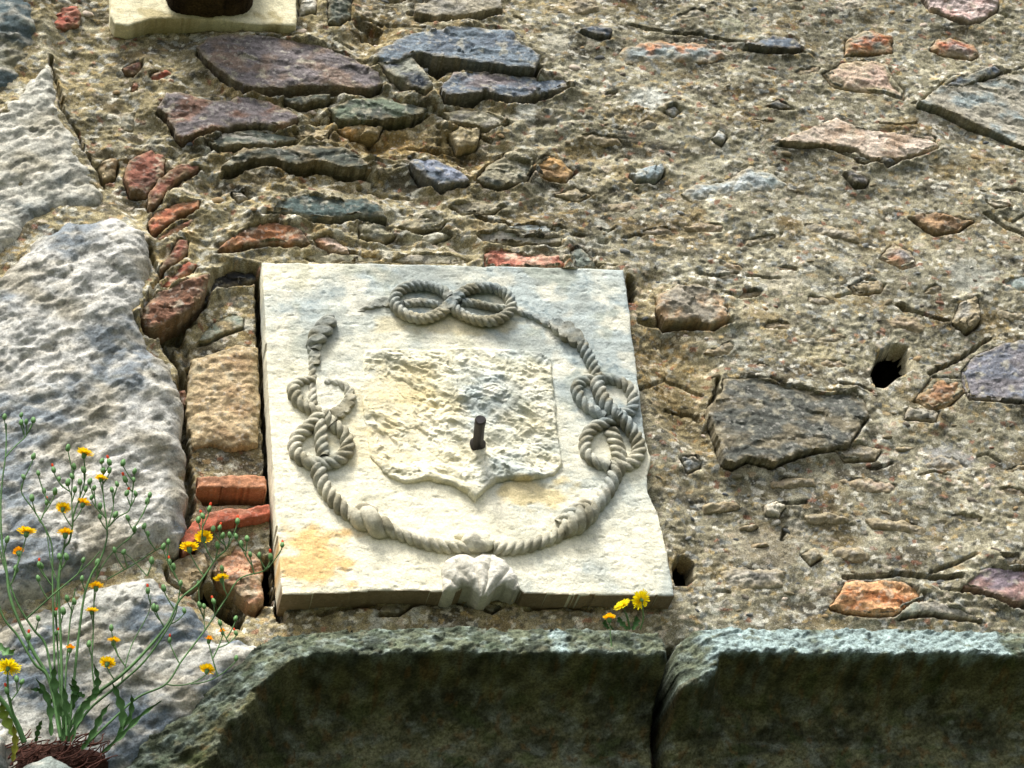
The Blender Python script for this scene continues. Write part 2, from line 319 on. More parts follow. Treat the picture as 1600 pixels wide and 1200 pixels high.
CR = [  # cracks and crevices in the mortar: path, width px, depth mm
 ([(404,430),(408,520),(414,640),(424,760),(432,860),(440,966)], 10, 70),
 ([(1088,430),(1120,434),(1152,429)], 4, 14), ([(1165,433),(1216,436)], 4, 12),
 ([(985,36),(1000,40),(1050,53),(1100,56),(1140,64),(1165,70)], 5, 16),
 ([(1404,476),(1440,487),(1480,500)], 6, 14), ([(1452,584),(1500,560),(1546,528)], 6, 18),
 ([(1540,335),(1575,357),(1640,392)], 7, 18), ([(1320,901),(1400,899),(1470,905),(1500,903)], 8, 22),
 ([(742,282),(760,262),(788,240)], 5, 14), ([(982,440),(986,470)], 10, 30), ([(1000,505),(1045,510),(1090,512),(1140,505)], 10, 14),
 ([(1124,590),(1120,610),(1108,640),(1118,690),(1132,722)], 6, 26), ([(1226,838),(1228,822)], 5, 14),
 ([(78,95),(92,140),(97,178),(120,208),(130,240),(150,270),(166,292)], 6, 22), ([(232,395),(250,440),(225,500)], 8, 20),
 ([(225,512),(262,548),(284,580),(288,640),(290,700),(296,790),(284,842),(262,858)], 13, 40),
 ([(30,975),(100,960)], 3, 5), ([(690,200),(740,210),(770,222)], 6, 12), ([(440,206),(500,190),(560,200)], 7, 12),
 ([(1290,228),(1340,250),(1380,256)], 5, 10), ([(600,160),(660,172),(700,185)], 6, 12), ([(500,960),(560,950),(600,955)], 7, 16),
 ([(640,950),(700,935),(740,955)], 6, 14), ([(820,955),(880,950),(920,960)], 6, 12), ([(560,290),(600,300),(650,306)], 5, 8),
 ([(300,250),(330,240),(345,232)], 6, 8), ([(1425,165),(1440,160),(1470,135)], 4, 10), ([(1560,140),(1568,118),(1600,104)], 5, 8),
 ([(640,24),(690,30),(745,24)], 8, 24), ([(560,40),(590,50),(586,62)], 14, 20), ([(1040,640),(1080,646),(1100,660)], 5, 10),
 ([(1455,895),(1500,880),(1522,870)], 5, 14), ([(745,345),(770,352),(790,357)], 8, 18), ([(480,384),(500,392),(560,404)], 6, 12),
 ([(300,470),(286,520),(292,560)], 6, 12), ([(320,770),(360,776),(418,772)], 9, 26), ([(310,935),(345,912),(366,930),(378,950)], 16, 45),
 ([(1000,610),(1040,590),(1100,612)], 5, 8), ([(640,230),(700,236),(740,240)], 5, 9), ([(850,410),(900,424),(960,420)], 5, 8),
]
_rq = random.Random(21)
for _k in range(55):                                     # fine ledges and splits all over the pointing
    _x, _y = _rq.uniform(300, 1600), _rq.uniform(0, 960)
    if 380 < _x < 1080 and _y > 390 or _x < 520 and _y > 240: continue
    _l = _rq.uniform(14, 60); CR.append(([(_x, _y), (_x + _l * .5, _y + _rq.uniform(-7, 5)), (_x + _l, _y + _rq.uniform(-6, 9))], _rq.uniform(2.5, 5.5), _rq.uniform(7, 15)))
_n0 = len(ST); _cen = [np.mean(t[0], 0) for t in ST]; _rad = [np.ptp(np.array(t[0]), 0).max() / 2 for t in ST]
_cen += [np.array(c_) for c_ in ((1400, 570), (1068, 897))]; _rad += [60, 40]
for _k in range(1500):                                   # stones almost drowned in the mortar
    if len(ST) > _n0 + 40: break
    _x, _y = _rq.uniform(480, 1610), _rq.uniform(-10, 955); _w = _rq.uniform(16, 60); _h = _w * _rq.uniform(.22, .5)
    if _x - _w < 1085 and _y + _h > 385: continue
    if any(abs(_x - c_[0]) < _w + q_ and abs(_y - c_[1]) < _h + q_ * .55 + 5 for c_, q_ in zip(_cen, _rad)): continue
    _t = _rq.uniform(-.25, .2); _p = []
    for _j in range(9):
        _a = 2 * math.pi * _j / 9 + _rq.uniform(-.25, .25); _q = _rq.uniform(.75, 1.1); _ex, _ey = _w * _q * math.cos(_a), _h * _q * math.sin(_a); _p.append((_x + _ex, _y + _ey + _t * _ex))
    _cc = _rq.choice([(128,124,114), (142,132,112), (118,114,110), (150,132,114), (112,118,116), (136,120,98), (120,106,88), (158,152,136)])
    ST.append((_p, _cc, _rq.choice([(100,98,90), (150,140,118), (136,112,88)]), _rq.uniform(3, 8), 'f', 0)); _cen.append(np.array([_x, _y])); _rad.append(_w)
HOLES = [([(1369,603),(1362,582),(1373,549),(1397,535),(1420,540),(1425,578),(1400,592),(1384,604)], 75),
 ([(262,866),(266,848),(300,842),(306,860),(290,880),(268,884)], 60), ([(310,912),(330,905),(350,915),(385,950),(378,985),(350,965),(320,945)], 55),
 ([(404,868),(428,864),(430,940),(414,940)], 55), ([(1048,908),(1052,880),(1066,868),(1083,880),(1088,904),(1072,918),(1054,918)], 44),
 ([(300,480),(320,452),(330,425),(365,410),(406,414),(406,440),(370,444),(340,452),(318,476)], 34), ([(230,505),(262,500),(282,498),(292,520),(282,548),(262,545)], 36),
 ([(560,54),(576,46),(590,52),(584,64),(566,64)], 20), ([(650,88),(700,92),(790,106),(740,112),(706,112),(684,128),(668,116)], 22),
 ([(490,200),(516,200),(514,212),(496,212)], 16), ([(570,210),(586,212),(590,226),(572,224)], 14), ([(680,212),(694,214),(694,228),(682,224)], 18),
 ([(305,765),(418,764),(422,782),(320,784)], 60), ([(290,566),(308,562),(306,590),(294,594)], 24), ([(1026,268),(1050,270),(1040,276)], 8),
 ([(1396,476),(1420,474),(1436,488),(1410,488)], 14), ([(976,452),(990,452),(994,470),(980,466)], 26), ([(275,660),(290,652),(292,672),(280,676)], 26),
 ([(935,374),(955,376),(950,384),(930,382)], 14), ([(1225,508),(1236,512),(1228,522)], 8), ([(1560,20),(1580,24),(1570,34)], 8)]
LOW = [
 ([(-300,-60),(66,-60),(90,120),(110,200),(165,300),(230,380),(232,500),(280,590),(292,700),(290,850),(250,900),(330,980),(380,1000),(100,1300),(-300,1300)], -20, 16, 0.0),  # broad hollows in the mortar: outline px, mm down, soft edge px, amber tint
 ([(985,520),(1040,520),(1120,560),(1125,600),(1105,640),(1124,715),(1080,700),(1010,650),(1000,600)], 12, 26, 0.75),
 ([(275,470),(415,440),(420,700),(440,960),(350,960),(280,840),(285,600)], 12, 10, 0.15),
 ([(640,190),(760,200),(790,240),(745,280),(650,245),(560,225)], 9, 24, 0.7),
 ([(480,190),(620,195),(680,240),(600,250),(520,215)], 8, 22, 0.6),
 ([(530,20),(600,30),(640,60),(590,90),(540,70)], 8, 24, 0.6),
 ([(980,420),(1020,430),(1130,520),(1060,540),(990,520)], 7, 20, 0.5),
 ([(330,255),(400,250),(560,262),(600,290),(500,300),(380,290)], 6, 20, 0.35),
 ([(440,950),(1050,940),(1060,990),(440,990)], -6, 14, 0.35)]
SPOTS = [((1015,155),34,20,(205,208,200)), ((820,180),20,16,(200,200,188)), ((870,72),26,16,(188,184,166)), ((1140,40),26,12,(176,176,150)),
 ((1215,790),16,10,(216,214,200)), ((1245,815),14,8,(196,190,176)), ((1100,480),24,18,(160,160,150)), ((1100,260),40,20,(170,165,140)),
 ((1520,430),40,30,(168,170,160)), ((1480,720),40,20,(150,150,150)), ((1420,560),18,30,(186,176,146)), ((1300,560),60,18,(176,168,136)),
 ((1200,850),70,30,(166,156,132)), ((660,370),36,12,(196,190,160)), ((520,310),60,14,(160,150,118)), ((345,790),30,12,(188,160,120)), ((1230,440),50,16,(190,182,160)), ((1450,186),20,14,(196,190,176))]

def hmort_zone(U, V): return None
# --- mortar sheet: fine where the picture looks, coarse beyond
def axis(a, b, step, lo, hi):
    x = list(np.arange(a, b, step)); s = step
    y = x[-1]; out = []
    while y < hi: s *= 1.35; y += min(s, .009 if y < b + .42 else .12); out.append(min(y, hi))
    s = step; y = x[0]; pre = []
    while y > lo: s *= 1.35; y -= min(s, .009 if y > a - .42 else .12); pre.append(max(y, lo))
    return np.array(pre[::-1] + x + out)
x0 = min(P(-30, 0)[0], P(-30, 1000)[0]); x1 = max(P(1640, -30)[0], P(1640, 1020)[0])
z0 = min(P(0, 1010)[1], P(1600, 1010)[1]) ; z1 = max(P(0, -30)[1], P(1600, -30)[1])
us = axis(float(x0), float(x1), 0.00225, -3.2, 3.4); vs = axis(float(z0), float(z1), 0.00225, -0.1, 6.4)
U, V = np.meshgrid(us, vs, indexing='ij')
print('mortar', U.shape)
def window(poly, m):
    a = poly.min(0) - m; b = poly.max(0) + m
    return np.s_[max(0, np.searchsorted(us, a[0])):np.searchsorted(us, b[0]) + 1, max(0, np.searchsorted(vs, a[1])):np.searchsorted(vs, b[1]) + 1]
lx, lz = P(540, 250); rough = np.exp(-(((U - lx) / .42) ** 2 + ((V - lz) / .22) ** 2))   # the layered, worn stretch above the plaque
n_big = fbm(U * 3.0, V * 5.5, 3, 1); n_lay = ridged(U * 6 + 0.6 * n_big, V * 17 + 1.5 * n_big, 3, 4)
n_mid = fbm(U * 22, V * 34, 4, 7, 0.55); n_fin = fbm(U * 90, V * 110, 3, 12, 0.6)
w1, w2, wid = worley(U * 125 + n_mid, V * 150, 3); b1, b2, bid = worley(U * 62 + .5 * n_mid, V * 76, 9)
H = 0.009 * n_big + 0.005 * (n_lay - .6) * (0.18 + 1.5 * rough) + (0.0018 + .0045 * rough) * n_mid + (0.0006 + .0013 * ss(-.3, .5, fbm(U * 5, V * 8, 3, 33))) * n_fin
H += 0.0008 * (0.5 - w1) * (rnd(wid) * 1.6)
H += np.where(rnd(bid, 2) > .72, 0.0016 * np.clip(0.55 - b1, 0, 1) * 2, 0)
pit = ss(0.45, 0.9, fbm(U * 45, V * 60, 3, 31)); H -= 0.006 * pit * (.35 + 1.0 * rough) * ss(-.2, .5, fbm(U * 6, V * 7, 2, 35))
und = fbm(U * 9, V * 15, 2, 40); H = H + 0.008 * terr(und, 3.0, .80) * (0.30 + 1.1 * rough)
# colour of the mortar
zx = (U - P(800, 600)[0]); grey = ss(-.25, .35, zx + 0.25 * n_big)
base = mix(np.broadcast_to(lin(160, 148, 112), U.shape + (3,)), np.broadcast_to(lin(150, 144, 120), U.shape + (3,)), grey)
base = mix(base, lin(132, 124, 100), ss(0.05, 0.7, fbm(U * 7, V * 10, 3, 50)) * .5)
base = mix(base, lin(84, 79, 68), ss(0.05, .7, fbm(U * 9, V * 17, 5, 55, .6)) * .75)
base = mix(base, lin(210, 204, 178), ss(.1, .8, fbm(U * 18, V * 26, 4, 60)) * .55)
base = mix(base, lin(150, 122, 64), ss(0.2, .8, fbm(U * 8, V * 12, 4, 66)) * .4)
base = base * (0.76 + 0.48 * rnd(wid, 4))[..., None] * (0.86 + 0.28 * rnd(bid, 5))[..., None]
r1 = rnd(wid, 7)
for lo, hi, c in ((.0, .075, (222, 218, 204)), (.075, .16, (70, 72, 70)), (.16, .18, (150, 100, 80)), (.18, .21, (180, 156, 104)), (.25, .31, (128, 134, 136)), (.31, .34, (190, 176, 158))):
    m = (r1 >= lo) & (r1 < hi); base[m] = .3 * base[m] + .7 * lin(*c)
r2 = rnd(bid, 8); big_ = (b1 < .36)
for lo, hi, c in ((.0, .06, (206, 200, 184)), (.06, .10, (92, 94, 90)), (.10, .112, (150, 96, 74)), (.12, .16, (186, 150, 96))):
    m = (r2 >= lo) & (r2 < hi) & big_; base[m] = base[m] * .6 + lin(*c) * .4
for pts, mm, soft, tint in LOW:
    pl = PP(pts); s = soft / PXM; wdw = window(pl, s * 2); u_, v_ = U[wdw], V[wdw]
    k = ss(-s, s, sdf(u_ + .008 * n_mid[wdw], v_, pl)); H[wdw] -= k * mm / 1000
    base[wdw] = mix(base[wdw], base[wdw] * np.array([1.0, .84, .56]) * 1.0, k * tint)
for (cx, cy), rx, ry, c in SPOTS:
    x, z = P(cx, cy); q = ((U - x) * PXM / rx) ** 2 + ((V - z) * 825 / ry) ** 2 + 0.8 * n_mid + .5 * n_fin
    base = mix(base, lin(*c), ss(1.3, .5, q) * .7)
for pts, wd, mm in CR:
    pl = PP(pts); ww = wd / PXM / 2; wdw = window(pl, ww * 3 + .006); u_, v_ = U[wdw], V[wdw]
    dd = dpoly(u_ + .0035 * n_mid[wdw] + .002 * n_fin[wdw], v_ + .003 * n_mid[wdw], pl)
    H[wdw] -= ss(ww * 1.35, ww * .6, dd) * mm / 1000
OPEN = np.zeros(U.shape, bool)                          # right through into the hollow core of the wall
for pts, mm in HOLES:
    pl = PP(pts); wdw = window(pl, .02); u_, v_ = U[wdw], V[wdw]
    dd = sdf(u_ + .003 * n_mid[wdw], v_ + .003 * n_mid[wdw], pl); H[wdw] -= ss(-.001, .009 if mm < 42 else .004, dd) * min(mm, 45) / 1000
    if mm >= 42: OPEN[wdw] |= dd > .0022
# the plaque, the blocks and the cornice are bedded in: the mortar gives way behind them
PLQ = [(409,409),(500,410),(700,413),(850,417),(976,420),(979,450),(988,520),(998,600),(1008,680),(1018,715),(1012,745),(1013,770),(1028,800),(1040,850),(1049,895),(1055,932),(900,930),(818,928),(812,921),(790,916),(760,924),(736,914),(712,926),(690,924),(600,924),(560,926),(440,930),(428,760),(418,600)]
def plq_h(v): t = (float(P(700, 930)[1]) - v) / (float(P(700, 930)[1]) - float(P(700, 410)[1])); return 0.046 - 0.022 * t
def PQ(pts, dh=0.0):
    a = np.array(pts, float); h = np.full(len(a), .035)
    for _ in range(3): x, z = P(a[:, 0], a[:, 1], h); h = plq_h(z) + dh
    return np.stack([x, z], 1)
plq = PQ(PLQ); wdw = window(plq, .05); dq = sdf(U[wdw], V[wdw], plq)
H[wdw] = np.where(dq > .004, np.minimum(H[wdw], -.03), H[wdw])
top_ = ss(.05, .0, -dq) * ss(float(P(700, 470)[1]), float(P(700, 415)[1]), V[wdw]) * ss(float(P(400, 415)[0]), float(P(460, 415)[0]), U[wdw])
H[wdw] += np.where(dq <= .004, top_ * .014, 0)                # mortar laid up to the top edge
rgt = ss(.09, .0, -dq) * ss(float(P(980, 600)[0]), float(P(1010, 600)[0]), U[wdw]); H[wdw] += np.where(dq <= .004, rgt * .012, 0)
SHAPES = []
zc = np.interp(us, PP([(-60, 1215), (330, 1075), (440, 1000), (560, 992), (1050, 995), (1640, 1000)], .03)[:, 0], PP([(-60, 1215), (330, 1075), (440, 1000), (560, 992), (1050, 995), (1640, 1000)], .03)[:, 1])[:, None]
H = H - .11 * ss(.0, -.015, V - zc - .0)                        # the ledge stones are let into the wall here
for i, (pts, c1, c2, mm, kd, gap) in enumerate(ST):
    if kd == 'x': continue
    hh = mm / 1000; pl = PP(pts, max(hh * .8, -.02)); SHAPES.append((i, pl)); wdw = window(pl, .05); u_, v_ = U[wdw], V[wdw]
    dd = sdf(u_, v_, pl); lo = -0.022 if mm > 0 else hh - .03
    dn = dd + .0045 * n_mid[wdw] + .002 * n_fin[wdw]; dm = float(dd.max()); cut = ss(min(.006, .3 * dm), min(.013, .65 * dm), dn) if kd != 'f' else ss(min(.010, .4 * dm), min(.02, .8 * dm), dn)
    Hn = H[wdw]; Hn = Hn * (1 - cut) + np.minimum(Hn, lo) * cut
    if kd != 'f' and mm > 0: Hn += ss(.032, .0, -dd) * ss(.012, .004, dn) * hh * (.45 + .25 * n_mid[wdw])      # mortar pointed up against the stone
    if gap:
        gm = gap / 1000; d2 = sdf(u_ + .0015 * n_mid[wdw], v_ + gm + .001 * n_mid[wdw], pl); gk = ss(-.002, .003, d2) * (dd < .004)
        Hn = Hn - gk * (0.012 + gm * 1.6)
    H[wdw] = Hn
base = base * (.83 * (1 + .26 * np.clip(fbm(U * 2.6, V * 3.4, 4, 91, .6), -1, 1)))[..., None]
base = mix(base, lin(176, 176, 164), ss(.35, .7, fbm(U * 24, V * 30, 5, 93, .65)) * ss(.0, .4, fbm(U * 4, V * 5, 2, 94)) * .6)
base = base * .88 + base.mean(-1, keepdims=True) * .12 * np.array([1.03, 1.0, .93])
base = np.clip(base * np.array([1.03, 1.03, 1.0]), .01, .9)
co = np.stack([U.ravel(), -H.ravel(), V.ravel()], 1)
mo = world_obj('mortar', co, grid_faces(len(us), len(vs), ~(OPEN[:-1, :-1] & OPEN[1:, 1:])), base.reshape(-1, 3), M_MORTAR, WALL)
xa, xb, za, zb, yb = us[0], us[-1], vs[0], vs[-1], .62
bx = np.array([(xa, .01, za), (xb, .01, za), (xb, .01, zb), (xa, .01, zb), (xa, yb, za), (xb, yb, za), (xb, yb, zb), (xa, yb, zb)])
world_obj('wall_core', bx, np.array([(4, 5, 6, 7), (0, 1, 5, 4), (1, 2, 6, 5), (2, 3, 7, 6), (3, 0, 4, 7)]), np.tile(lin(120, 112, 92), (8, 1)), M_MORTAR, WALL, smooth=False)
MORT_H = H

def mort_h(x, z):
    i = min(len(us) - 1, max(0, int(np.searchsorted(us, x)))); j = min(len(vs) - 1, max(0, int(np.searchsorted(vs, z)))); return float(MORT_H[i, j])

# ------------------------------------------------------------------ the stones themselves
LBL = {(306,71): 'long purplish slab with a ragged lower edge', (219,494): 'jutting brown lump of stone', (582,88): 'large blue-grey slate slab',
       (755,398): 'small salmon pink stone resting on the plaque top', (1105,640): 'broad dark grey stone with pale specks', (1298,945): 'bright orange stone above the ledge',
       (85,22): 'red brick fragment near the top corner', (1160,68): 'shiny dark slate flake', (1064,298): 'pale blue-grey flush stone'}
for i, pl in SHAPES:
    pts, c1, c2, mm, kd, gap = ST[i]; hh = mm / 1000 * (.8 if mm > 0 else 1); s = i * 13 + 100
    size = float((pl.max(0) - pl.min(0)).max()); step = 0.0018 if size < .12 else 0.0022
    A = lin(*c1); B = lin(*c2); A = A * .86 + A.mean() * .14; B = B * .88 + B.mean() * .12; ang = random.uniform(-.25, .25); tilt = random.uniform(-.06, .06); tl2 = random.uniform(0.0, .12)
    cx, cz = pl.mean(0)
    def hf(U, V, d, kd=kd, hh=hh, s=s, ang=ang, tilt=tilt, tl2=tl2, cx=cx, cz=cz):
        U = U + .006 * fbm(U * 30, V * 30, 2, s + 60); V = V + .004 * fbm(U * 30 + 9, V * 30, 2, s + 61)
        u = (U - cx) * math.cos(ang) + (V - cz) * math.sin(ang); v = (V - cz) * math.cos(ang) - (U - cx) * math.sin(ang)
        f = fbm(u * 60, v * 90, 4, s, .55)
        t = tilt * u - tl2 * v
        if kd == 's': lay = terr(fbm(u * 8 + .3, v * 20, 4, s + 3, .55) , 3, .8) * .0030 + .0032 * facet(u * 14 + .6 * pn(U * 40, V * 40, s), v * 40, s + 40); return hh - .004 + .004 * rim(d, .005) + lay + t + f * .0012
        if kd == 'r': lay = terr(fbm(u * 22, v * 28, 2, s + 3), 3, .6) * .003 + .0048 * facet(u * 30 + .5 * pn(U * 60, V * 60, s), v * 44, s + 40); return hh - .008 + .008 * rim(d, .010) + lay + t + f * .0022
        if kd == 'b': return hh - .006 + .006 * rim(d, .006) + f * .0022 + t + .003 * terr(fbm(u * 20, v * 26, 2, s + 3), 2.5, .8)
        return .0015 + hh * .35 - .009 + .010 * rim(d, .03) + f * .0026 + fbm(u * 14, v * 20, 2, s + 4) * .003
    def cf(U, V, d, H, A=A, B=B, s=s, kd=kd):
        m1 = ss(-.15, .5, fbm(U * 16, V * 26, 4, s + 20)); c = mix(np.broadcast_to(A, U.shape + (3,)), B, m1)
        st = fbm(U * 20, V * 130, 3, s + 24); c = c * (1 + .35 * np.clip(st, -.8, .8))[..., None]
        lich = ss(.35, .75, fbm(U * 40, V * 50, 4, s + 28)); c = mix(c, lin(178, 172, 150), lich * .55)
        sp = fbm(U * 160, V * 180, 2, s + 35); c = mix(c, lin(60, 56, 50), ss(.35, .7, sp) * .5)
        e = ss(.010 if kd != 'f' else .022, .0, d + .006 * fbm(U * 70, V * 80, 3, s + 30)); return mix(c, lin(150, 136, 104), e * (.75 if kd == 'f' else .4))
    nm = 'brick' if kd == 'b' or i in (1, 5, 6, 7) else 'stone'
    o = patch(nm, pl, hf, cf, step, M_BRICK if nm == 'brick' else M_STONE, WALL, skirt=(-.03 if mm > 0 else hh - .035), warp=.0028, wscale=45, seed=s, sharp=None if kd == 'f' else 62)
    if tuple(pts[0]) in LBL: o['label'] = LBL[tuple(pts[0])]

# bricks laid in the narrow strip beside the plaque
for pts, hb, c in (([(308,744),(340,743),(400,741),(415,741),(417,764),(360,762),(307,763)], .014, (182,130,98)),
                   ([(322,801),(345,795),(395,792),(420,785),(425,803),(380,813),(345,817),(318,832),(300,852),(284,864),(282,840),(300,815)], .014, (168,96,74))):
    pl = PP(pts, hb)
    patch('brick', pl, lambda U, V, d, hb=hb: hb - .004 + .004 * rim(d, .004) + .0015 * fbm(U * 60, V * 70, 3, 77) + .002 * terr(fbm(U * 15, V * 30, 2, 71), 3),
          lambda U, V, d, H, c=c: mix(np.broadcast_to(lin(*c), U.shape + (3,)), lin(146, 108, 86), ss(-.1, .6, fbm(U * 22, V * 40, 3, 78)) * .7), .0017, M_BRICK, WALL, skirt=-.06, warp=.002, seed=5)

# pebbles set in the mortar
ico = []
for k in range(14):
    n_, m_ = 9, 6; vv = []; ff = []
    sx, sz = random.uniform(.8, 1.5), random.uniform(.45, .85)
    for a in range(m_ + 1):
        for b in range(n_):
            th = math.pi * a / m_; ph = 2 * math.pi * b / n_; rr = 1 + random.uniform(-.16, .16)
            vv.append((sx * rr * math.sin(th) * math.cos(ph), rr * .7 * math.cos(th) if False else rr * .6 * math.sin(th) * math.sin(ph), sz * rr * math.cos(th)))
    for a in range(m_):
        for b in range(n_): ff.append((a * n_ + b, a * n_ + (b + 1) % n_, (a + 1) * n_ + (b + 1) % n_, (a + 1) * n_ + b))
    c = random.choice([(196,190,172), (132,134,130), (96,98,96), (176,150,110), (138,104,84), (166,160,146), (118,110,96), (204,188,170), (140,128,100)]) if k > 2 else [(206, 200, 186), (92, 98, 104), (150, 142, 122)][k]
    c = lin(*c); vv = np.array(vv)
    ico.append(raw_mesh('pebble', vv, np.array(ff), np.tile(c, (len(vv), 1)) * (1 + .12 * np.random.RandomState(k).randn(len(vv), 1)), M_STONE, 50))
polys = [pl for _, pl in SHAPES]; cnt = 0
rs = np.random.RandomState(5)
while cnt < 190:
    px, py = rs.uniform(90, 1600), rs.uniform(0, 972); x, z = P(px, py); x, z = float(x), float(z)
    if sdf(np.array([x]), np.array([z]), plq)[0] > -.02 or px < 300 and py > 230 or px < 170 and py > 60: continue
    if px < 440 and py > 400: continue
    if any(sdf(np.array([x]), np.array([z]), p)[0] > -.008 for p in polys): continue
    h = mort_h(x, z)
    if h < -.012: continue
    r = rs.choice([.0035, .004, .005, .0065, .008], p=[.3, .3, .2, .13, .07]); o = bpy.data.objects.new('pebble', ico[rs.randint(14)]); C.objects.link(o)
    o.location = (x, -h + r * .1, z); o.scale = (r, r, r); o.rotation_euler = (0, rs.uniform(-.6, .6), 0); o.parent = WALL; cnt += 1

# ------------------------------------------------------------------ grey blocks at the left
def block(pts, hbase, bulge, r, s, hm, c1, c2, c3, slope=0.0, dark=None):
    pl = PP(pts, hm); cx, cz = pl.mean(0); a = .55
    def hf(U, V, d):
        u = (U - cx) * math.cos(a) + (V - cz) * math.sin(a); v = (V - cz) * math.cos(a) - (U - cx) * math.sin(a)
        big = fbm(U * 4, V * 5, 2, s) * .014
        tool = fbm(u * 26, v * 105, 4, s + 3, .6) * .0014 + fbm(u * 15, v * 34, 4, s + 6, .6) * .0012
        return hbase + bulge * rim(d, r) + big * .5 + tool + .0038 * facet(u * 9 + .5 * pn(U * 20, V * 20, s), v * 15 + .5 * pn(U * 22, V * 22, s + 1), s + 40) + .0022 * facet(u * 30 + .6 * pn(U * 50, V * 50, s), v * 46, s + 41) + .0045 * (1 - 2 * np.abs(pn(u * 5 + .5 * pn(U * 9, V * 9, s), v * 9, s + 31))) + .0025 * (1 - 2 * np.abs(pn(u * 13, v * 24 + pn(U * 20, V * 20, s), s + 33))) + slope * (U - cx) + .0007 * fbm(U * 180, V * 200, 2, s + 8) + .006 * terr(fbm(u * 4, v * 9, 4, s + 9, .5), 1.6, .93) - .004 * ss(.5, .7, fbm(u * 12, v * 26, 3, s + 10))
    def cf(U, V, d, H):
        c = mix(np.broadcast_to(lin(*c1), U.shape + (3,)), lin(*c2), ss(-.05, .35, fbm(U * 5 + 3, V * 6, 5, s + 11, .6)))
        c = mix(c, lin(*c3), ss(.0, .6, fbm(U * 8, V * 11, 4, s + 15)) * .8)
        c = mix(c, lin(206, 200, 184), ss(.0, .7, fbm(U * 22, V * 50, 4, s + 17)) * .55)
        c = mix(c, lin(96, 100, 92), ss(.35, .8, fbm(U * 26, V * 44, 4, s + 19)) * .5)
        c = mix(c, lin(72, 72, 66), ss(.25, .7, fbm(U * 60 + 3, V * 90, 4, s + 23, .6)) * .6)
        return c * (1 + .16 * np.clip(fbm(U * 90, V * 110, 2, s + 21), -1, 1))[..., None]
    return patch('block', pl, hf, cf, .0030, M_ASHLAR, SURR, skirt=-.05, warp=.006, wscale=26, seed=s, sharp=None)
block([(-260,-60),(40,-60),(66,-10),(66,40),(60,85),(28,128),(-10,152),(-260,250)], -.02, .05, .05, 300, .03, (104,110,98), (84,96,98), (128,120,92))
block([(-260,270),(-10,160),(28,134),(60,96),(80,95),(97,178),(120,208),(130,238),(150,268),(167,292),(160,314),(100,326),(58,342),(20,378),(-20,420),(-260,560)], -.005, .035, .035, 320, .03, (182,180,168), (126,130,126), (154,148,128))
block([(-260,610),(-16,436),(24,392),(62,354),(110,334),(190,326),(226,345),(238,400),(244,440),(222,490),(232,518),(262,550),(284,590),(289,650),(291,700),(296,780),(288,838),(262,852),(222,872),(188,880),(100,912),(30,940),(-260,1010)], .0, .048, .06, 345, .045, (182,181,174), (122,129,133), (156,149,130))
block([(-260,1030),(30,950),(104,922),(190,890),(250,884),(262,912),(286,932),(310,948),(345,985),(396,990),(430,1000),(420,1040),(330,1120),(240,1190),(150,1290),(-260,1400)], -.01, .05, .05, 370, .04, (174,174,166), (104,114,122), (154,147,128))

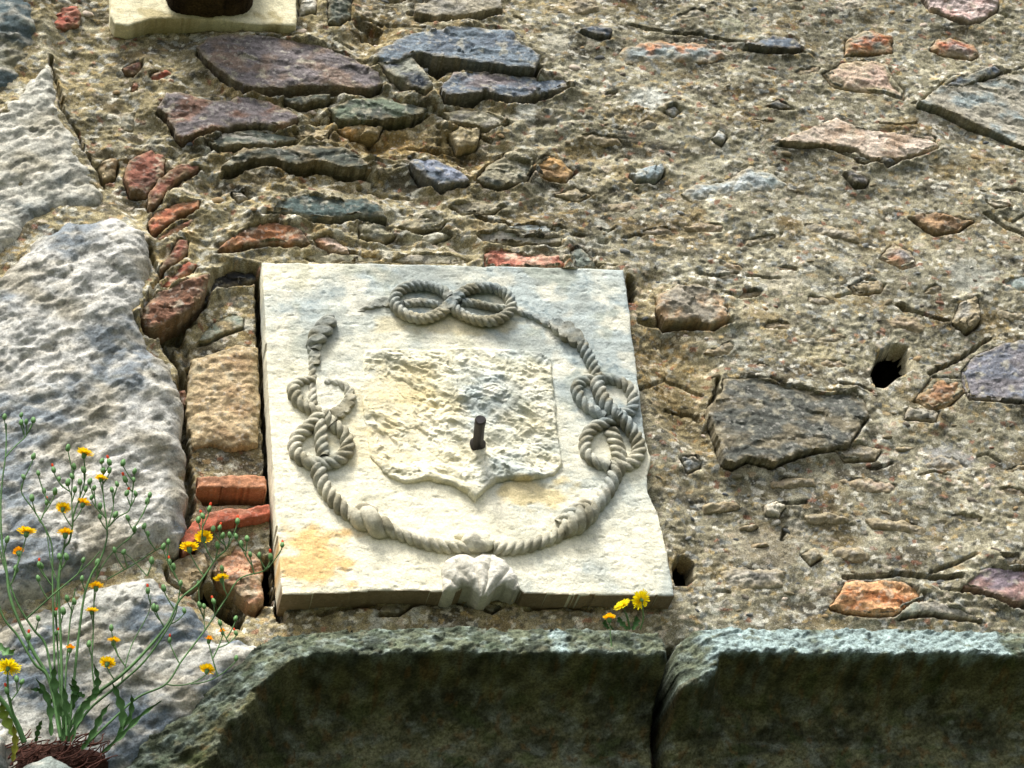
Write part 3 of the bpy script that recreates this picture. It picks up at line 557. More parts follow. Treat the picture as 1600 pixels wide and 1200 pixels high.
# ------------------------------------------------------------------ the ledge below
def cornice(pts_top, rest, s, pale, label=None):
    hm = .058; top = PP(pts_top, hm); pl = np.vstack([top, PP(rest, hm)])
    xs_d = np.array([0, .003, .012, .030, .050, .056, .064, .078, .100, .14, .19, .30, .60])
    ys_h = np.array([.050, .056, .062, .074, .087, .086, .062, .020, -.016, -.040, -.034, .015, .12])
    def hf(U, V, d):
        dt = dpoly(U, V, top); sc_ = 1 + 1.1 * ss(float(P(430, 1000, hm)[0]), float(P(250, 1100, hm)[0]), U)
        dt = dt / sc_ + (.0035 + .010 * (sc_ - 1)) * fbm(U * 16, V * 20, 4, s); h = np.interp(np.maximum(dt, 0), xs_d, ys_h)
        h = np.where(sc_ > 1, h - (sc_ - 1) * .02, h)
        u = U * .88 + V * .47; v = V * .88 - U * .47
        h = h + fbm(U * 16, V * 26, 3, s + 2) * .004 + .0030 * facet(u * 22 + .5 * pn(U * 40, V * 40, s), v * 40, s + 40) + fbm(u * 50, v * 110, 4, s + 5, .6) * .0036 + fbm(U * 150, V * 170, 2, s + 7) * .0008
        return h - .022 * (1 - rim(np.minimum(d + np.where(dt < d + .002, 1, 0), .014), .014))
    def cf(U, V, d, H):
        dt = dpoly(U, V, top)
        c = mix(np.broadcast_to(lin(104,104,76), U.shape + (3,)), lin(70, 72, 54), ss(-.3, .4, fbm(U * 14, V * 20, 4, s + 11)))
        c = mix(c, lin(112,118,104), ss(.05, .6, fbm(U * 30, V * 40, 4, s + 14)) * .6)
        c = mix(c, lin(66,76,42), ss(.1, .7, fbm(U * 20, V * 30, 4, s + 17)) * .6)
        c = mix(c, lin(100,80,48), ss(.25, .7, fbm(U * 60, V * 50, 3, s + 20)) * .6)
        lipm = ss(.062, .054, dt + .005 * fbm(U * 60, V * 60, 2, s))
        c = mix(c, lin(92, 104, 92), lipm * .5); c = mix(c, lin(140, 152, 144), lipm * ss(.0, .6, fbm(U * 45, V * 60, 3, s + 23)) * .6); c = mix(c, lin(46, 52, 42), lipm * ss(.1, .5, fbm(U * 30, V * 50, 3, s + 24)) * .7)
        for (a, b) in pale:                                   # crusts of pale lichen on the nosing
            xa, xb = float(P(a, 1000, hm)[0]), float(P(b, 1000, hm)[0])
            q = ss(xa - .012, xa + .012, U + .016 * fbm(U * 30, V * 40, 3, s + 26)) * ss(xb + .012, xb - .012, U + .016 * fbm(U * 30, V * 40, 3, s + 27))
            k = q * lipm * ss(-.75, -.35, fbm(U * 40, V * 50, 4, s + 29)); c = mix(c, lin(150, 168, 166), k * .85); c = mix(c, lin(92, 104, 98), k * ss(.1, .5, fbm(U * 70, V * 90, 3, s + 31)) * .6)
        return c
    return patch('block', pl, hf, cf, .0021, M_CORNICE, CORN, skirt=-.09, warp=.0022, wscale=40, seed=s, sharp=None)
cornice([(-40,1420),(60,1330),(150,1232),(200,1165),(250,1112),(330,1062),(385,1020),(425,994),(470,985),(560,981),(700,976),(850,980),(960,982),(1030,985)],
        [(1038,1000),(1040,1040),(1046,1120),(1052,1200),(1070,1420),(600,1480),(0,1480)], 400, [(868, 882)])
cornice([(1056,1030),(1060,1004),(1085,982),(1140,977),(1200,980),(1300,981),(1400,981),(1500,983),(1640,987),(2100,1000)],
        [(2100,1500),(1085,1480),(1072,1300),(1062,1160),(1056,1080)], 440, [(1096, 1262), (1282, 1560)])

# ------------------------------------------------------------------ the plaque
def pl_relief(U, V):
    return plq_h(V) + .0009 * fbm(U * 7, V * 8, 3, 500) + .00045 * fbm(U * 45, V * 55, 3, 505) + .00022 * fbm(U * 160, V * 170, 2, 508) - .0010 * ss(.55, .75, fbm(U * 55, V * 90, 3, 510)) + .0008 * fbm(U * 20, V * 60, 3, 512)
def pl_tone(U, V):
    x0_, z0_ = PQ([(430, 920)])[0]; x1_, z1_ = PQ([(980, 420)])[0]; tx = (U - x0_) / (x1_ - x0_); tz = (V - z0_) / (z1_ - z0_)
    c = np.broadcast_to(lin(230, 224, 198), U.shape + (3,))
    cool = ss(.35, .85, .50 * tz + .45 * tx + .35 * fbm(U * 6, V * 7, 4, 520) + .10)
    c = mix(c, lin(166, 176, 174), cool * .95)
    blot = ss(.0, .45, fbm(U * 90, V * 110, 3, 524)) * cool * ss(-.4, .3, fbm(U * 12, V * 12, 2, 525)); c = mix(c, lin(104, 122, 128), blot * .5)
    c = mix(c, lin(150, 152, 130), ss(.1, .6, fbm(U * 14, V * 14, 4, 527)) * .45 * (.3 + tz * .8))
    c = mix(c, lin(232, 226, 204), ss(.05, .6, fbm(U * 16, V * 22, 3, 530)) * .6)
    c = mix(c, lin(146, 150, 142), ss(.0, .6, fbm(U * 9, V * 14, 4, 531)) * ss(.35, .8, tz + .2 * fbm(U * 5, V * 5, 2, 532)) * .6)
    xo, zo = PQ([(490, 870)])[0]; k = ss(1.2, .2, ((U - xo) / .075) ** 2 + ((V - zo) / .055) ** 2 + .9 * fbm(U * 25, V * 30, 3, 533)); c = mix(c, lin(222, 176, 98), k * .75)
    for (qx, qy, rx, ry, a) in ((620, 640, .09, .05, .3), (640, 600, .05, .05, .4), (830, 770, .07, .03, .6), (700, 510, .12, .02, .35), (590, 700, .06, .05, .3)):
        xo, zo = PQ([(qx, qy)])[0]; k = ss(1.3, .2, ((U - xo) / rx) ** 2 + ((V - zo) / ry) ** 2 + 1.1 * fbm(U * 22, V * 34, 3, int(qx))); c = mix(c, lin(206, 182, 116), k * a)
    return c
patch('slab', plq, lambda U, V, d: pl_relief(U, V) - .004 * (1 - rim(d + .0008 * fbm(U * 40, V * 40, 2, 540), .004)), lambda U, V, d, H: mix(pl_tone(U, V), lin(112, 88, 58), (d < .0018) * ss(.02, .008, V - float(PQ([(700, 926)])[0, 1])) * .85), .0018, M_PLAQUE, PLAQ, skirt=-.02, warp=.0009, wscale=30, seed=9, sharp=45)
# worn shield, hacked back to rough stone
SH = [(567,548),(600,545),(680,546),(740,543),(800,547),(845,551),(862,562),(866,620),(872,680),(879,728),(866,744),(830,754),(800,751),(772,758),(752,774),(741,789),(729,774),(704,759),(670,753),(632,756),(606,748),(578,715),(566,640)]
shp = PQ(SH)
_zt, _zb = float(shp[:, 1].max()), float(shp[:, 1].min()); _xl = float(shp[:, 0].min())
def sh_h(U, V, d):
    t = (_zt - V) / (_zt - _zb); a = -.5; u = U * math.cos(a) + V * math.sin(a); v = V * math.cos(a) - U * math.sin(a)
    U = U + .010 * fbm(U * 18, V * 18, 2, 571); V = V + .008 * fbm(U * 20 + 7, V * 20, 2, 572); u = U * math.cos(a) + V * math.sin(a); v = V * math.cos(a) - U * math.sin(a)
    lift = .0050 + .0075 * ss(.62, .95, t) + .003 * ss(.35, .6, (U - _xl) / .32)
    lift = lift * (.85 + .15 * ss(.0, .14, (U - _xl) + .25 * t * t)) 
    rg = terr(fbm(u * 8, v * 13, 5, 551, .55), 2.5, .78) * .0060 + fbm(u * 24, v * 40, 5, 556, .65) * .0034 + fbm(U * 120, V * 130, 2, 559) * .0006
    arcs = .006 * ss(.03, .0, np.abs(d - .018)) * ss(.8, .92, t)
    return plq_h(V) - .002 + lift * rim(d, .006) + (rg * .95 + .0005) * rim(d, .02)
patch('shield', shp, sh_h, lambda U, V, d, H: mix(mix(pl_tone(U, V), lin(222, 208, 160), ss(-.2, .5, fbm(U * 12, V * 20, 3, 561)) * .3), lin(146, 146, 124), ss(.1, .7, fbm(U * 26, V * 44, 4, 566)) * .45), .0015, M_PLAQUE, PLAQ, skirt=.01, warp=.0022, wscale=50, seed=17, sharp=60)

def cr(pts, n):
    p = np.array(pts, float); q = np.vstack([2 * p[0] - p[1], p, 2 * p[-1] - p[-2]]); out = []
    for i in range(1, len(q) - 2):
        for t in np.linspace(0, 1, n, endpoint=False):
            out.append(.5 * ((2 * q[i]) + (-q[i - 1] + q[i + 1]) * t + (2 * q[i - 1] - 5 * q[i] + 4 * q[i + 1] - q[i + 2]) * t * t + (-q[i - 1] + 3 * q[i] - 3 * q[i + 1] + q[i + 2]) * t ** 3))
    out.append(p[-1]); return np.array(out)
def tube_mesh(path, rad, sides, rmod=None):
    """path (n,3), rad (n,) -> verts, faces; rmod(theta, s) scales the radius"""
    T = np.gradient(path, axis=0); T /= np.linalg.norm(T, axis=1)[:, None] + 1e-12
    nrm = np.array([0, -1.0, 0]); N = nrm - T * (T @ nrm)[:, None]; ln = np.linalg.norm(N, axis=1)
    alt = np.array([1.0, 0, 0]) - T * T[:, :1]; N = np.where(ln[:, None] > .15, N, alt); N /= np.linalg.norm(N, axis=1)[:, None]
    B = np.cross(T, N); s = np.concatenate([[0], np.cumsum(np.linalg.norm(np.diff(path, axis=0), axis=1))])
    th = np.linspace(0, 2 * np.pi, sides, endpoint=False)
    R = rad[:, None] * (rmod(th[None, :], s[:, None]) if rmod else 1)
    co = path[:, None, :] + (R * np.cos(th))[..., None] * N[:, None, :] + (R * np.sin(th))[..., None] * B[:, None, :]
    n = len(path); i = np.arange(n - 1)[:, None] * sides; j = np.arange(sides)[None, :]; j2 = (j + 1) % sides
    q = np.stack([i + j, i + j2, i + sides + j2, i + sides + j], -1).reshape(-1, 4)
    return co.reshape(-1, 3), q
def join(parts):
    cs, fs, cl, k = [], [], [], 0
    for co, q, c in parts: cs.append(co); fs.append(q + k); cl.append(c); k += len(co)
    return np.vstack(cs), np.vstack(fs), np.vstack(cl)
def rope(name, pts, r=12.0, lead=42, dh=3.0, hand=1, cap=None, radii=None, worn=0.0, seed=0, strands=3):
    """pts: (px, py[, mm above]); lead: mm per full twist"""
    a = [(p[0], p[1], (p[2] if len(p) > 2 else 0)) for p in pts]; rr = radii or [r] * len(a)
    full = cr([(x, y, z, q) for (x, y, z), q in zip(a, rr)], 40)
    xz = PQ(full[:, :2], .006); seg = np.concatenate([[0], np.cumsum(np.linalg.norm(np.diff(xz, axis=0), axis=1))]); n = int(seg[-1] / .0014) + 2
    t = np.linspace(0, seg[-1], n); x = np.interp(t, seg, xz[:, 0]); z = np.interp(t, seg, xz[:, 1]); up = np.interp(t, seg, full[:, 2]); rad = np.interp(t, seg, full[:, 3]) / 1000 * .96
    h = plq_h(z) + (dh + up) / 1000
    L = lead / 1000
    def rm(th, s):
        ph = .5 * (strands * th * hand - 2 * np.pi * strands * s / L + .5 * np.sin(s * 40 + seed)); e = np.abs(np.cos(ph))
        return .54 + .52 * np.sqrt(e) + .03 * np.sin(s * 90 + seed)
    co, q = tube_mesh(np.stack([x, -h, z], 1), rad, 30, rm)
    nz = .0006 * fbm(co[:, 0] * 120, co[:, 2] * 120, 3, 600 + seed); co[:, 1] -= nz
    if cap is not None:                                   # weathered or broken top
        hv = -co[:, 1]; lim = plq_h(co[:, 2]) + cap / 1000 + .0020 * fbm(co[:, 0] * 55, co[:, 2] * 55, 3, 610 + seed)
        hv = np.minimum(hv, lim); co[:, 1] = -hv
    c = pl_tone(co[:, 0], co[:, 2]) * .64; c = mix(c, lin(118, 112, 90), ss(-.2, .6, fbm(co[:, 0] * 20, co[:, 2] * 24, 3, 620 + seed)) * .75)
    # taper shut the ends
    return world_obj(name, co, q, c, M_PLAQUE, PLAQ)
rope('rope', [(496,728),(503,752),(516,772),(532,790),(552,806)], r=12.5, seed=1)
rope('rope', [(606,826),(640,838),(670,848),(700,853),(735,854)], r=11.5, seed=2)
rope('rope', [(770,856),(800,856),(835,849),(865,838),(890,824)], r=11.5, hand=-1, seed=3)
rope('rope', [(915,806),(935,786),(950,765),(961,742),(968,718),(965,696),(955,672)], r=13, hand=-1, seed=4, radii=[12,12,12.5,13,13,12.5,12])
rope('rope', [(505,715,5),(502,690,5),(500,668,8),(497,648,6)], r=10.5, dh=1, seed=5)
rope('knot', [(546,800),(560,806,2),(578,815,4),(596,824,2),(612,830)], radii=[11,18,21,19,11], lead=66, seed=6, strands=2)
rope('knot', [(549,812,1),(570,800,3),(590,803,3)], radii=[8,15,8], lead=60, seed=16, strands=2)
rope('knot', [(880,830),(893,822,3),(904,812,5),(918,802,3),(928,790)], radii=[11,18,20,18,11], lead=50, hand=-1, seed=7)
rope('knot', [(872,816,0),(890,806,4),(912,794,4),(925,788,0)], radii=[8,13,13,8], lead=44, hand=1, seed=17)
# left double loop
rope('rope_loop', [(512,652,7),(488,640,2),(466,625),(459,606),(470,594,-2),(492,590,-3)], r=10.5, seed=8, lead=38, radii=[11,11,11,10.5,9,7])
rope('rope_loop', [(492,664,2),(512,652,4),(532,642,1),(546,626,0),(546,608,-3),(530,596,-5),(508,592,-6)], lead=38, seed=9, cap=9, radii=[11,11,11,10,9,8,7])
rope('rope_loop', [(518,664,3),(504,652,7),(482,668,2),(464,684),(462,704),(478,720,1),(504,724,2),(528,718,1),(543,702),(540,680),(522,664,1)], r=11.5, seed=10, lead=40)
rope('rope', [(490,632,0),(489,612,-3),(489,595,-5)], r=7.5, dh=0, seed=22)
rope('rope', [(490,556,-2),(489,572,-4),(489,590,-6)], r=7.5, dh=1, seed=23)
# right double loop
rope('rope_loop', [(966,656,9),(950,640,9),(940,622,6),(934,604,3),(934,592,0)], r=12.5, seed=11, lead=40)
rope('rope_loop', [(946,652,3),(926,640,1),(908,624),(902,604,-1),(912,594,-2),(934,590,-1),(960,592),(982,604),(990,622),(986,640),(968,650,3),(950,660,3),(928,668,2),(916,684),(916,706),(930,720),(952,728,0)], r=10.5, seed=12, lead=40)
rope('rope_loop', [(962,648,9),(978,664,6),(992,680,2),(999,700),(992,718),(974,727),(955,728,-1)], r=12, seed=13, lead=40)
# top double loop
rope('rope_loop', [(702,468,5),(690,455,3),(664,447,2),(636,449,0),(618,462,0),(619,480,0),(636,494,2),(662,499,2),(688,490,3),(704,476,6),(722,459,3),(750,450,2),(780,453,0),(797,468,0),(795,488,0),(774,501,1),(744,501,2),(716,489,2),(702,474,3)], r=9.5, seed=14, lead=32, dh=6, cap=17)
rope('rope', [(632,474,0),(655,471,1),(684,474,0)], r=7, seed=18, lead=30, cap=10)
rope('rope', [(722,470,1),(745,474,2),(772,480,2),(790,480,0)], r=7, seed=19, lead=30, cap=13)
rope('rope', [(560,484,-6),(578,476,-3),(600,470,-1),(618,474,0)], radii=[3,7,10,10], seed=20, cap=5)
rope('rope', [(796,478,-1),(816,486,-2),(838,494,-2),(862,506,-1)], radii=[8,7,7,9], seed=21, cap=6)
rope('knot', [(862,502,1),(880,514,3),(896,526,3),(912,540,0)], radii=[11,17,17,11], seed=24, cap=11, lead=56)
rope('rope', [(908,536),(920,556),(930,578),(936,596,-2)], r=11, seed=25, lead=34)
rope('knot', [(518,492,-4),(513,503,2),(504,516,3),(494,530,2),(490,544,-2)], radii=[7,14,16,15,10], seed=26, lead=40, dh=2, cap=15, strands=2)
rope('rope', [(488,536,-1),(492,552,-2),(492,568,-4)], r=10, seed=27, cap=6)
def lump(name, px, py, rx, ry, rz, dh, s, ridges=None):
    n_, m_ = 44, 26; x, z = PQ([(px, py)])[0]; h = plq_h(z) + dh; th = np.linspace(0, np.pi, m_)[:, None]; ph = np.linspace(0, 2 * np.pi, n_, endpoint=False)[None, :]
    X = rx * np.sin(th) * np.cos(ph); Z = rz * np.sin(th) * np.sin(ph); Y = ry * np.cos(th) + 0 * ph
    k = 1 + .10 * fbm(X * 60 + s, Z * 60 + Y * 30, 3, s); co = np.stack([x + X * k, -h - Y * k, z + Z * k], -1).reshape(-1, 3)
    i = np.arange(m_ - 1)[:, None] * n_; j = np.arange(n_)[None, :]; j2 = (j + 1) % n_; q = np.stack([i + j, i + n_ + j, i + n_ + j2, i + j2], -1).reshape(-1, 4)
    c = mix(pl_tone(co[:, 0], co[:, 2]), lin(176, 172, 156), ss(-.3, .4, fbm(co[:, 0] * 40, co[:, 2] * 40, 3, s)) * .8)
    return world_obj(name, co, q, c, M_PLAQUE, PLAQ)
lump('bead', 746, 850, .026, .016, .018, .006, 31)
lump('bead', 722, 836, .013, .005, .008, .001, 32)
# leafy tassel with its chipped lower edge
TS = [(692,905),(690,886),(697,872),(712,864),(730,862),(742,868),(756,862),(774,863),(790,874),(802,884),(810,898),(814,916),(806,922),(790,912),(776,916),(762,930),(752,930),(738,915),(722,914),(706,924),(694,921)]
tsp = PQ(TS, .012); _tc = PQ([(752, 936)], .012)[0]
def ts_h(U, V, d):
    an = np.arctan2(U - _tc[0], V - _tc[1]); rr = np.hypot(U - _tc[0], V - _tc[1])
    wob = an * 7.5 + .6 * fbm(U * 30, V * 30, 2, 641) + 12 * rr
    return plq_h(V) + .002 + .010 * rim(d, .014) * (.45 + .55 * np.abs(np.sin(wob)) ** .7) + .006 * rim(d, .03) + .001 * fbm(U * 90, V * 90, 3, 643)
patch('tassel', tsp, ts_h, lambda U, V, d, H: mix(mix(pl_tone(U, V), lin(196, 192, 180), np.full(U.shape, .75)), lin(140, 138, 124), ss(.0, .6, fbm(U * 40, V * 50, 3, 645)) * .5), .0012, M_PLAQUE, PLAQ, skirt=.0, warp=.0012, wscale=60, seed=3, sharp=60)
# iron peg
p0 = P3(746, 694, .045); p1 = P3(751, 655, .045 + .078)
path = np.array([p0 + (p1 - p0) * t for t in (-.2, 0, .04, .1, .3, .55, .8, .93, .96, 1.0, 1.0)]); rad = np.array([.013, .0125, .0115, .0085, .0082, .0080, .0084, .0086, .0084, .0070, .0001])
co, q = tube_mesh(path, rad, 20, lambda th, s: 1 + .05 * np.sin(3 * th + s * 80)); world_obj('iron_peg', co, q, np.tile(lin(30, 24, 24), (len(co), 1)), M_IRON, PLAQ, sharp=40)

# ------------------------------------------------------------------ stone bracket cut by the top edge of the picture
BRK = empty('stone_bracket', (-.35, 0, 3.85), 'dark brown bracket on a cream backing stone at the top edge of the picture', 'bracket')
def cream(U, V, d, H): return mix(np.broadcast_to(lin(226, 218, 184), U.shape + (3,)), lin(188, 176, 136), ss(.0, .6, fbm(U * 20, V * 24, 4, 700)))
patch('backing_stone', PP([(168,-160),(470,-160),(463,40),(400,39),(330,30),(262,29),(236,30),(200,41),(178,38),(172,20)], .03),
      lambda U, V, d: .03 - .004 + .004 * rim(d, .006) + .001 * fbm(U * 30, V * 30, 3, 702), cream, .002, M_PLAQUE, BRK, skirt=-.02, warp=.001)
patch('corbel', PP([(262,-200),(404,-200),(402,-36),(392,-24),(370,-18),(330,-17),(292,-20),(270,-28),(262,-44)], .10),
      lambda U, V, d: .045 + .065 * rim(d, .03) + .002 * fbm(U * 30, V * 40, 3, 704), lambda U, V, d, H: mix(np.broadcast_to(lin(70, 58, 38), U.shape + (3,)), lin(40, 32, 24), ss(-.2, .5, fbm(U * 16, V * 22, 4, 706))), .0025, M_CORNICE, BRK, skirt=.0, warp=.002, sharp=None)

# ------------------------------------------------------------------ flowering weeds
def tubes(parts, col, m, name, parent, sides=6):
    out = []
    for path, r0, r1 in parts:
        n = len(path); co, q = tube_mesh(np.array(path), np.linspace(r0, r1, n), sides); out.append((co, q, np.tile(col, (len(co), 1)) * (1 + .2 * np.sin(co[:, 2:3] * 60))))
    co, q, c = join(out); return world_obj(name, co, q, c, m, parent)
def rev(profile, n, colf):
    """surface of revolution about z"""
    co, cl = [], []
    for r, z in profile:
        for k in range(n): a = 2 * math.pi * k / n; co.append((r * math.cos(a), r * math.sin(a), z)); cl.append(colf(z, k))
    q = [(i * n + k, i * n + (k + 1) % n, (i + 1) * n + (k + 1) % n, (i + 1) * n + k) for i in range(len(profile) - 1) for k in range(n)]
    return np.array(co), np.array(q), np.array(cl)
GRN = lin(82, 120, 66); GRN2 = lin(94, 128, 78); YEL = lin(252, 214, 20); ORG = lin(248, 170, 20)
co, q, c = rev([(.0005, -.004), (.0022, -.0035), (.0032, -.001), (.0034, .001), (.0028, .0035), (.0018, .0055), (.0012, .0062)], 10, lambda z, k: GRN * (1.0 + .35 * (k % 2)) + .01)
ME_BUD = raw_mesh('bud', co, q, c, M_LEAF)
co, q, c = rev([(.0012, .005), (.0017, .007), (.0019, .0095), (.0013, .0112), (.0001, .0115)], 7, lambda z, k: lin(214, 84, 48) * (1 + .2 * (k % 2)))
ME_TIP = raw_mesh('bud_tip', co, q, c, M_PETAL)
co, q, c = rev([(.0006, -.004), (.0026, -.003), (.0036, -.0005), (.0038, .0015), (.0042, .004), (.0034, .0045)], 12, lambda z, k: GRN * (1.0 + .35 * (k % 2)) + .01)
ME_CAL = raw_mesh('flower', co, q, c, M_LEAF)
def petals(seed, rad, lift, n, c0):
    r = random.Random(seed); out = []
    for ring, (L, up, nn) in enumerate(((1.0, .35, n), (.80, .75, n - 3), (.55, 1.3, n - 7))):
        for k in range(nn):
            a = 2 * math.pi * (k + r.random() * .6) / nn; l = rad * L * r.uniform(.86, 1.08); wdt = .0016
            d = np.array([math.cos(a), math.sin(a), 0]); t = np.array([-math.sin(a), math.cos(a), 0]); e = up * lift * r.uniform(.8, 1.25)
            rows = []
            for s_, w_ in ((.12, .5), (.5, 1.0), (.85, 1.05), (1.0, .7)):
                z = .0035 + l * e * s_ - .0006 * s_; cc = d * l * s_ * math.cos(min(1.2, e)) + np.array([0, 0, z])
                rows += [cc - t * wdt * w_, cc + np.array([0, 0, -.0003]), cc + t * wdt * w_]
            qq = [(i * 3 + j, i * 3 + j + 1, i * 3 + j + 4, i * 3 + j + 3) for i in range(3) for j in range(2)]
            out.append((np.array(rows), np.array(qq), np.tile(c0 * r.uniform(.85, 1.1), (12, 1))))
    co, q, c = join(out); me = raw_mesh('petals', co, q, c, M_PETAL, smooth=False); return me
ME_PET = [petals(1, .0145, .75, 19, YEL), petals(2, .012, 1.05, 17, YEL * np.array([1, .86, 1])), petals(3, .0095, 1.3, 13, ORG)]
ME_BIG = petals(4, .024, .45, 26, lin(254, 232, 20))
def head(px, py, h, kind, parent, scale=1.0):
    """kind: 0 open, 1 half open, 2 small orange, b bud, t bud with a red tip, g large bright"""
    loc = P3(px, py, h); rs_ = random.Random(int(px * 31 + py))
    me = ME_BUD if kind in ('b', 't') else ME_CAL; o = bpy.data.objects.new('bud' if kind in ('b', 't') else 'flower', me); C.objects.link(o)
    o.location = Vector(loc) - parent.location; o.parent = parent; o.rotation_euler = (.75 + rs_.uniform(-.2, .2) if kind == 'g' and px > 900 else rs_.uniform(-.15, .12) if kind not in ('b', 't') else rs_.uniform(-.3, .4), rs_.uniform(-.35, .35), rs_.uniform(0, 6))
    s = scale * rs_.uniform(.72, 1.0); o.scale = (s, s, s)
    if kind != 'b':
        ch = bpy.data.objects.new('bud_tip' if kind == 't' else 'petals', ME_TIP if kind == 't' else ME_BIG if kind == 'g' else ME_PET[kind]); C.objects.link(ch); ch.parent = o
    return loc
def bez(a, b, bow=.3, n=8):
    """thin stalk from a (on the stem) to b (head); leaves along the stem, ends upright"""
    a = np.array(a); b = np.array(b); m = a * .45 + b * .55; m[2] -= abs(b[0] - a[0]) * bow; t = np.linspace(0, 1, n)[:, None]
    return (1 - t) ** 2 * a + 2 * t * (1 - t) * m + t ** 2 * b
def weed(parent, stems, heads, hrange):
    nodes = []
    for pts, r0, r1, hb, ht in stems:
        p = cr([(x, y) for x, y in pts], 7); hs = np.linspace(hb, ht, len(p)); path = [P3(x, y, h) for (x, y), h in zip(p, hs)]
        tubes([(path, r0 * .74, r1 * .85)], GRN * .85, M_LEAF, 'stem', parent)
        for (x, y), h in zip(p, hs): nodes.append((x, y, h))
    fine = []
    for px, py, k, sc_ in sorted(heads, key=lambda t: -t[1]):
        best, bc = None, 1e9
        for (x, y, h) in nodes:
            dy = y - py - 6; 
            if dy < 12: continue
            c_ = math.hypot(x - px, dy) + 1.3 * max(0, abs(x - px) - .7 * dy)
            if c_ < bc: bc, best = c_, (x, y, h)
        if best is None: best = (px + 4, py + 50, hrange)
        h = best[2] + .008; loc = head(px, py, h, k, parent, sc_); a = P3(*best); b = np.array(loc) + np.array([0, 0, -.003 * sc_])
        pth = bez(a, b); tubes([(pth, .0011, .0008)], GRN2 * .8, M_LEAF, 'flower_stalk', parent, 5)
        bx, by = best[0], best[1]
        for t in (.35, .6): nodes.append((bx + (px - bx) * t, by + (py + 6 - by) * t + abs(px - bx) * .12, h))
def leaf(pts, wpx, h0, h1, parent, col=None):
    p = cr(pts, 6); n = len(p); co, cl = [], []
    for i, (x, y) in enumerate(p):
        t = i / (n - 1); w_ = .75 * wpx / PXM * math.sin(math.pi * min(1, .12 + .88 * t)) ** .8 * (1 + .45 * math.sin(t * 26)); h = h0 + (h1 - h0) * t; c_ = P3(x, y, h)
        d = np.array(P3(*(p[min(n - 1, i + 1)]), h)) - np.array(P3(*(p[max(0, i - 1)]), h)); d /= np.linalg.norm(d) + 1e-9; s_ = np.cross(d, [0, 1, 0])
        for k, (a, b) in enumerate(((-1, .004), (0, 0), (1, .004))): co.append(c_ + s_ * w_ * a + np.array([0, -b, 0])); cl.append((GRN if col is None else col) * (.8 + .3 * (k == 1)))
    q = [(i * 3 + j, i * 3 + j + 1, i * 3 + j + 4, i * 3 + j + 3) for i in range(n - 1) for j in range(2)]
    co = np.array(co); back = co + np.array([0, .0008, 0]); q = np.array(q)
    return world_obj('leaf', np.vstack([co, back]), np.vstack([q, q[:, ::-1] + len(co)]), np.array(cl + cl), M_LEAF, parent)

W1 = empty('flowering_weed', tuple(P3(100, 1165, .09)), 'tall branching weed with small orange-yellow flowers and many round green buds', 'wildflower')
stems = [
 ([(101,1158),(98,1100),(95,1000),(92,930),(93,898),(99,859),(108,846),(113,824),(115,805),(124,779),(132,753),(133,730)], .0030, .0011, .10, .15),
 ([(106,1158),(112,1100),(118,1040),(124,985),(132,930),(143,898),(156,876),(166,846),(167,824),(161,770),(161,742)], .0032, .0010, .10, .16),
 ([(167,828),(172,812),(177,792),(178,770)], .0013, .0009, .15, .16), ([(170,822),(186,807),(203,795),(208,757)], .0013, .0009, .15, .165),
 ([(113,812),(112,775),(113,750)], .0013, .0009, .14, .145),
 ([(97,1158),(88,1100),(84,1000),(82,905),(80,848),(56,802),(34,770),(37,748)], .0024, .0009, .09, .13),
 ([(96,1155),(86,1090),(72,1052),(52,1018),(30,972),(15,930),(10,890),(3,846),(1,792),(4,748),(9,709),(10,662)], .0040, .0011, .09, .12),
 ([(8,715),(24,697),(40,682),(50,662)], .0013, .0009, .12, .12), ([(38,684),(37,668),(33,656)], .0010, .0008, .12, .12),
 ([(95,1155),(84,1080),(72,1010),(52,983),(26,940),(5,880),(-6,830)], .0028, .0012, .08, .10),
 ([(94,1152),(76,1062),(54,1037),(28,994),(4,962),(-12,900)], .0030, .0014, .11, .14),
 ([(108,1140),(131,1099),(187,1057),(225,1020),(262,975),(281,937),(311,911),(337,874),(356,855),(370,822)], .0036, .0010, .10, .12),
 ([(110,1152),(140,1108),(190,1066),(230,1028),(270,968),(278,940),(282,915)], .0028, .0009, .09, .11),
 ([(126,1172),(170,1130),(215,1090),(259,1069),(285,1031),(322,982),(352,937),(375,904),(412,892),(428,876),(440,858)], .0022, .0009, .09, .11),
 ([(148,1080),(144,1037),(146,980),(147,935),(150,905),(170,870),(200,842),(212,832)], .0016, .0008, .10, .13),
 ([(41,967),(60,950),(82,930),(118,900),(140,880),(156,862)], .0018, .0009, .11, .13),
 ([(92,915),(80,880),(72,830),(60,812)], .0012, .0008, .11, .12),
 ([(104,1150),(102,1080),(106,1010),(112,950),(118,920)], .0022, .0010, .11, .13),
 ([(100,1150),(94,1080),(90,1010),(88,950),(92,890),(100,862)], .0022, .0010, .08, .10),
 ([(190,1064),(205,1010),(232,958),(236,930)], .0012, .0007, .10, .11), ([(230,900),(200,868),(182,862)], .0010, .0007, .12, .12),
 ([(168,905),(205,884),(240,862),(258,852)], .0013, .0008, .11, .13), ([(320,985),(318,965),(312,952)], .0010, .0007, .1, .1),
]
hd = [(131,713,0,1),(157,751,0,.9),(98,797,0,1.05),(129,790,1,.9),(102,838,1,1),(41,836,0,1),(318,844,0,1),(296,860,0,1),(347,908,0,1),(150,921,1,.95),(143,958,0,.95),
      (177,1006,1,1),(167,1039,0,1),(109,1017,2,1),(323,1050,0,1),(326,1003,2,1),(348,990,2,.9),(30,866,2,1)]
